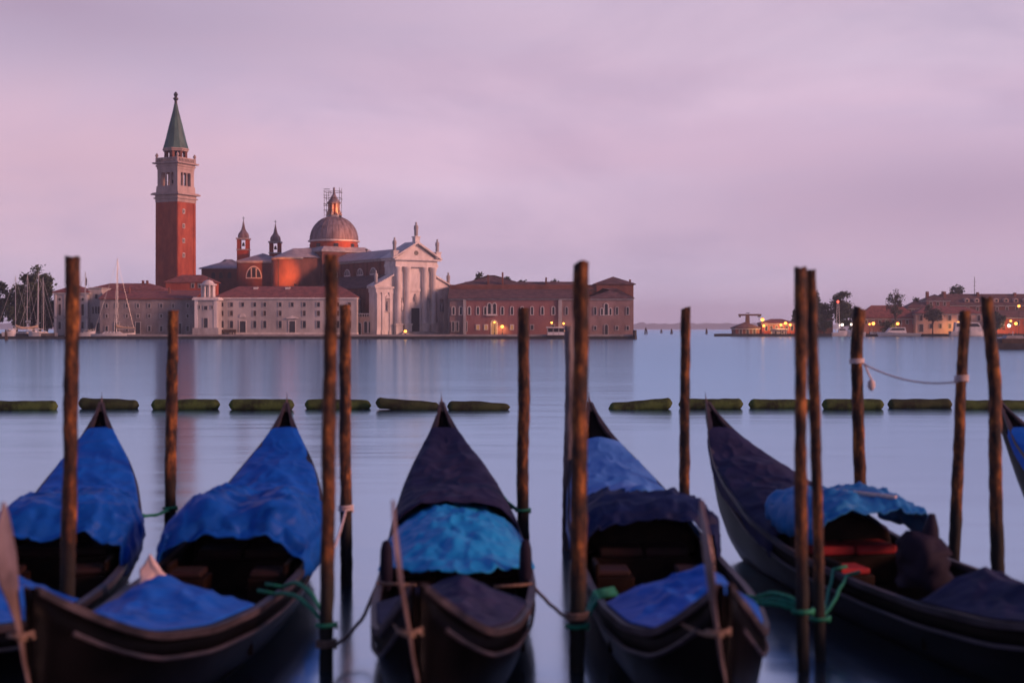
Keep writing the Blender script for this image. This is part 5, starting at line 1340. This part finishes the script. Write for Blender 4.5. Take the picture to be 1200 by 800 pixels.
# ------------------------------------------------------------------ covers over the gondolas (things of their own)
def wr(p, a, f=2.3, sd=0): 
    rd = lambda g, o: (1-2*abs(mnoise.noise(Vector((p.x*g+sd+o, p.y*g*.8-o, p.z*g)))))**3
    return a*(.7*mnoise.noise(Vector((p.x*f+sd, p.y*f*.7, p.z*f))) + .65*rd(f*.8, 3.3) + .5*rd(f*1.9, 7.7) + .4*mnoise.noise(Vector((p.x*f*2.7+sd, p.y*f*2.1, p.z*f*2)))) 
def place(b, i, name, m, label, cat='tarpaulin', solid=.012):
    o = b.build(name, M[m], smooth=True, solid=solid)
    o.location = GROOT[i].location; o.rotation_euler = GROOT[i].rotation_euler
    tag(o, label, cat, 'tarpaulins over the gondolas'); return o
def stern_cover(i, m, label, t0=.63, t1=.955, top0=1.02, p=1.45, sag=.05, sd=0):
    def fn(u, v):
        t = t0+(t1-t0)*u; s = v*2-1
        w = g_w(t)+.035; zg = g_s(t)
        rid = np.interp(t, [t0, .70, .78, .88, .955], [top0, max(top0-.08, .90), max(1.04, g_s(.78)+.15), g_s(.88)+.11, g_s(.955)+.02])
        e = zg-.13 if abs(s) > .93 else zg+.02
        z = e+(rid-e)*max(0, 1-abs(s)**p)
        z -= sag*math.sin(u*math.pi*3)**2*(1-abs(s))
        if u < .03: z -= .06*(1-u/.03)
        q = Vector((g_c(t)+s*w, (t-.5)*LG, z)); q.z += wr(q, .055, 2.2, sd)*(1-.6*abs(s))*min(1, (1-u)*5+.25); 
        if abs(s) > .93: q.z += .05*math.sin(t*40+sd)
        return q
    b = MB(); b.grid(fn, 80, 56); return place(b, i, 'stern_tarpaulin', m, label)
def hood(i, m, label, t0=.50, t1=.66, top=1.22, bumps=.0, droop=.62, sd=0, solid=.015, hw=1.0, hem=0.0):
    rows = [(t0-.012, droop*.985, .92), (t0-.006, droop, .95), (t0, (droop+1)/2-.02, .98), (t0+.02, .95, 1.0), (t0+.05, .99, 1.02)] + [(t0+.05+(t1-t0-.05)*k/8, 1.0-.05*(k/8), 1.02) for k in range(1, 9)]
    def fn(u, v):
        k = u*(len(rows)-1); a = int(min(k, len(rows)-2)); f = k-a
        t, hh, ws = [rows[a][q]*(1-f)+rows[a+1][q]*f for q in range(3)]
        an = math.pi*v; w = (g_w(t)+.03)*ws*hw; zb = g_s(t)-.10+hem
        x = -math.cos(an); x = math.copysign(abs(x)**.8, x)
        z = zb+(top-zb)*hh*max(0, math.sin(an))**.5
        z += bumps*(math.exp(-((x-.48)/.28)**2)+math.exp(-((x+.48)/.28)**2)-.9*math.exp(-(x/.2)**2))*min(1, max(0, (z-zb)*1.5))
        q = Vector((g_c(t)+x*w, (t-.5)*LG, z)); d_ = wr(q, .085, 2.6, sd); q.z += d_*.8; q.x += d_*.5; q.y += wr(q, .05, 3, sd+9)
        if k < 2.5: q.z += .055*mnoise.noise(Vector((x*3.1, sd, 1)))+.02*mnoise.noise(Vector((x*9, sd, 1)))
        return q
    b = MB(); b.grid(fn, 66, 80); return place(b, i, 'hood_tarpaulin', m, label, solid=solid)
def bow_cover(i, m, label, t0=.085, t1=.305, top=.25, off=0.0, p=1.05, sd=0):
    def fn(u, v):
        t = t0+(t1-t0)*u; s = v*2-1
        w = g_w(t)-.03; zg = g_s(t)+.045
        h = .03+top*u**1.5
        ss = (s-off)/(1-off) if s > off else (off-s)/(1+off)
        z = zg+h*(1-abs(ss)**p)-.05*h*math.sin(abs(ss)*math.pi)
        q = Vector((g_c(t)+s*w, (t-.5)*LG, z)); q.z += wr(q, .055, 2.4, sd)*(1-abs(s)**3); return q
    b = MB(); b.grid(fn, 46, 50); return place(b, i, 'bow_tarpaulin', m, label)
stern_cover(0, 'tarp_blue', 'royal blue stern cover on the leftmost gondola', sd=1)
hood(0, 'tarp_blue_shaded', 'royal blue hood over the open seat of the leftmost gondola', top=1.10, bumps=.03, sd=2, droop=.62)
bow_cover(0, 'tarp_blue', 'royal blue bow cover in the bottom left corner of the picture', sd=3)
stern_cover(1, 'tarp_blue', 'royal blue stern cover below the bell tower lights, second gondola from the left', sd=4)
hood(1, 'tarp_blue_shaded', 'royal blue two humped hood on the second gondola from the left', top=1.12, bumps=.085, sd=5, hw=1.03, droop=.58)
bow_cover(1, 'tarp_blue', 'royal blue bow cover beside the crumpled white sheet', top=.22, off=-.25, sd=6)
stern_cover(2, 'tarp_dark', 'dark violet stern cover with straight front edge on the central gondola', t0=.645, top0=1.03, p=4.2, sd=7)
def front_sheet():
    def fn(u, v):
        s = v*2-1; t = .47+.24*u
        w = g_w(t)+.04
        zc = np.interp(u, [0, .25, .6, 1], [.60, .74, .91, .87]); ze = np.interp(u, [0, .3, 1], [.52, .50, .56])
        z = ze+(zc-ze)*(1-abs(s)**2.6)
        t -= .06*(1-s*s)*(1-u)
        q = Vector((g_c(t)+s*w, (t-.5)*LG, z)); q.z += wr(q, .07, 2.8, 11)*(1-.5*abs(s)); q.y += wr(q, .05, 3, 3); return q
    b = MB(); b.grid(fn, 60, 70); place(b, 2, 'seat_tarpaulin', 'tarp_light', 'bright sky blue sheet draped over the seats of the central gondola')
front_sheet()
bow_cover(2, 'tarp_dark', 'dark violet bow cover on the central gondola between its two dark side posts', top=.20, off=.15, sd=12)
stern_cover(3, 'tarp_pale', 'pale faded blue stern cover right of the thickest pole', top0=1.20, t0=.61, t1=.925, sd=13)
hood(3, 'tarp_navy', 'navy hood with wide dark opening, in front of the pale stern cover', top=1.13, bumps=.0, droop=.72, sd=14, t0=.545, t1=.635)
bow_cover(3, 'tarp_blue', 'royal blue peaked bow cover behind the tall thin bow iron on the right', top=.30, off=.3, sd=15)
stern_cover(4, 'tarp_dark', 'dark violet stern cover sweeping up to the curled tip right of the lone slim pole', top0=1.02, sd=16)
hood(4, 'tarp_teal', 'turquoise hood behind the crossing pole pair', top=1.12, droop=.76, sd=17, t0=.535, t1=.665, hem=.24, hw=.90, bumps=.05)
bow_cover(4, 'tarp_dark', 'dark violet peaked bow cover in the bottom right corner', top=.22, off=-.1, sd=18)
stern_cover(5, 'tarp_blue', 'royal blue stern cover at the right picture edge behind the crooked pole', sd=19)

# side posts of the central gondola
for sx in (-1, 1):
    b = MB()
    q = gp(.43, sx*1.0, g_s(.43))
    b.lathe([(.035, .40), (.06, .46), (.065, .62), (.06, .80), (.04, .88), (.01, .90)], q.x-sx*.07, q.y, 12)
    o = b.build('fender', M['tarp_black'], smooth=True); o.parent = GROOT[2]
# crumpled white sheet standing on the second gondola
def crumple():
    b = MB(); t = .385; c = gp(t, -.62, g_s(t)+.02)
    def fn(u, v):
        a = 2*math.pi*v; r_ = .17*(1-u)**.8*(1+.35*math.sin(a*3+u*4))+.012
        q = Vector((c.x+r_*math.cos(a)-.03*u, c.y+r_*math.sin(a)*.8, c.z+.36*u-.02)); q.x += .06*mnoise.noise(q*7); q.z += .05*mnoise.noise(q*8+Vector((5, 0, 0))); return q
    b.grid(fn, 16, 24)
    o = b.build('sheet', M['cloth_white'], smooth=False, solid=.006); o.location = GROOT[1].location; o.rotation_euler = GROOT[1].rotation_euler
    tag(o, 'crumpled white sheet standing on the edge of the second gondola', 'sheet')
crumple()
# bundled chair under black cover on the dark gondola
def bundle():
    c = gp(.415, -.12, .42)
    b = MB()
    def fn(u, v):
        a = 2*math.pi*v; rx = .25*(1-u**3)**.5+.01; 
        q = Vector((c.x+rx*math.cos(a), c.y+rx*1.1*math.sin(a), c.z+.54*u)); q += Vector((wr(q, .09, 4, 1), wr(q, .05, 4, 2), wr(q, .06, 4, 3))); return q
    b.grid(fn, 14, 24)
    b.tube([(c.x+.06, c.y-.02, c.z+.35), (c.x+.10, c.y-.02, c.z+.60), (c.x+.11, c.y-.02, c.z+.74)], [.12, .075, .03], 10)
    o = b.build('covered_chair', M['tarp_black'], smooth=True); o.location = GROOT[4].location; o.rotation_euler = GROOT[4].rotation_euler
    tag(o, 'black covered chair with a tall knob between the turquoise hood and the violet bow cover', 'chair')
bundle()
# stick lying over the turquoise hood
b = MB(); a1 = gw(4, gp(.60, -.15, 1.16)); a2 = gw(4, gp(.545, .42, 1.14)); b.tube([a1, a2], [.02, .026], 8)
tag(b.build('boat_hook', M['rope_white']), 'pale wooden pole end lying across the turquoise hood', 'boat hook')

# ------------------------------------------------------------------ ropes
def sagline(p, q, sag, n=14, jit=0.0, sd=0):
    out = []
    for k in range(n+1):
        u = k/n; v = Vector(p).lerp(Vector(q), u); v.z -= sag*4*u*(1-u)
        if jit: v += Vector((jit*mnoise.noise(Vector((u*5, sd, 0))), 0, jit*mnoise.noise(Vector((u*5, sd, 7)))))
        out.append(v)
    return out
def loop_round(fn, z, r, n=18, turns=1, pitch=.035):
    c = fn(z); return [Vector((c.x+r*math.cos(a), c.y+r*math.sin(a), z+pitch*a/(2*math.pi))) for a in [2*math.pi*turns*k/(n*turns) for k in range(n*turns+1)]]
def rope(name, lines, rad, m, label, group=None):
    b = MB()
    for l in lines: b.tube(l, rad, 7)
    return tag(b.build(name, M[m], smooth=True), label, 'rope', group)
gr = 'green mooring ropes'
def moor(i, t, sx, pk, z, label, strands=2, rad=.02, m='rope_green', sag=.08, pr=.085, group=gr, name='mooring_rope', dt=.012):
    ls = [loop_round(pole[pk], z, pr, turns=1)]
    for k in range(strands):
        p = gw(i, gp(t+dt*k, sx*1.0, g_s(t)+.04)); q = pole[pk](z+.03*k)
        ls.append(sagline(p, q, sag*(1+.7*k), jit=.015, sd=k*3+t))
        p2 = gw(i, gp(t+dt*k+.01, sx*.75, g_s(t)+.05)); ls.append([p, p2])
    return rope(name, ls, rad, m, label, group)
moor(0, .70, 1, 'b', .62, 'green rope from the leftmost gondola to the short pole under the bell tower', sag=.03, pr=.085, rad=.018)
moor(1, .36, 1, 'c', .38, 'green doubled rope from the second gondola to the tallest dark pole', sag=-.10, rad=.019, dt=.03)
moor(3, .335, -1, 'f', .37, 'thick green rope from the pale covered gondola to the thickest pole', strands=3, rad=.021, sag=.02, pr=.09)
moor(3, .30, 1, 'i', .50, 'thick green rope from the navy hooded gondola to the crossing pole pair', strands=3, rad=.021, sag=-.03)
moor(4, .44, -1, 'j', .36, 'green doubled rope from the dark gondola to the leaning pole of the crossing pair', rad=.018, sag=.04, dt=.03)
moor(2, .76, 1, 'e', .72, 'green rope from the central gondola stern to the short pole behind it', sag=.03, rad=.02)
hp = 'hemp mooring ropes'
ls = [loop_round(pole['c'], .20, .08, turns=2), sagline(pole['c'](.22), gw(2, gp(.41, -1, g_s(.41)+.03)), .16, jit=.02), [gw(2, gp(.41, -1, g_s(.41)+.03)), gw(2, gp(.40, -.5, g_s(.41)+.03))]]
rope('mooring_rope', ls, .018, 'rope_hemp', 'hemp rope sagging from the central gondola to the tallest dark pole', hp)
rope('mooring_rope', [loop_round(pole['f'], .44, .09, turns=2), sagline(pole['f'](.45), gw(2, gp(.40, 1, g_s(.40)+.03)), .07, jit=.02), [gw(2, gp(.40, 1, g_s(.40)+.03)), gw(2, gp(.39, .5, g_s(.40)+.03))]], .017, 'rope_hemp', 'hemp rope from the central gondola to the thickest pole', hp)
rope('mooring_rope', [loop_round(pole['d'], .86, .08, turns=2), sagline(pole['d'](.88), pole['c'](.95), .05)], .014, 'rope_white', 'short pale cord joining the tallest dark pole to its shorter neighbour', 'white cords')
zk, zl = Z(426, 17.4), Z(447, 16.5)
rope('mooring_rope', [loop_round(pole['k'], zk, .085, turns=3, pitch=.02), loop_round(pole['l'], zl, .078, turns=3, pitch=.025), sagline(pole['k'](zk)+Vector((.07, -.05, 0)), pole['l'](zl)+Vector((-.06, -.05, 0)), .10)], .011, 'rope_white', 'slack white cord hanging between the bent pole and the leaning pole', 'white cords')
b = MB(); e0 = pole['k'](zk)+Vector((.08, -.06, 0)); b.tube([e0, e0+Vector((.05, 0, -.12)), e0+Vector((.09, 0, -.2))], .012, 6); b.lathe([(.01, e0.z-.19), (.045, e0.z-.23), (.05, e0.z-.29), (.02, e0.z-.34)], e0.x+.09, e0.y, 8)
tag(b.build('knot', M['rope_white'], smooth=True), 'loose knotted cord end dangling from the bent pole', 'knotted cord')
# lashings between bow iron and gunwales
for i, lab in ((1, 'hemp lashing tying the sideways bow iron of the second gondola'), (2, 'hemp lashing tying the bow iron of the central gondola'), (3, 'hemp lashing tying the tall thin bow iron on the right')):
    tip = gw(i, (-.05, -LG/2-.05, 1.0)); l1 = gw(i, gp(.07, -.95, g_s(.07)+.03)); l2 = gw(i, gp(.07, .95, g_s(.07)+.03))
    rope('lashing', [sagline(l1, tip, .03), sagline(tip, l2, .03), loop_round(lambda z: gw(i, (-.05, -LG/2-.0, z)), 1.0, .075)], .014, 'rope_hemp', lab, 'bow iron lashings')
# ------------------------------------------------------------------ evening haze over the lagoon
def haze():
    m = bpy.data.materials.new('evening haze'); m.use_nodes = True
    t = m.node_tree; n = t.nodes; n.clear()
    o = n.new('ShaderNodeOutputMaterial'); v = n.new('ShaderNodeVolumePrincipled')
    v.inputs['Color'].default_value = (.94, .96, 1.0, 1); v.inputs['Density'].default_value = HAZE; v.inputs['Anisotropy'].default_value = .2
    t.links.new(v.outputs[0], o.inputs['Volume'])
    b = MB(); b.box(-7100, 7100, -60, 7100, -3, 110)
    tag(b.build('haze', m), 'thin bluish evening haze over the lagoon', kind='stuff')
HAZE = .00017
haze()
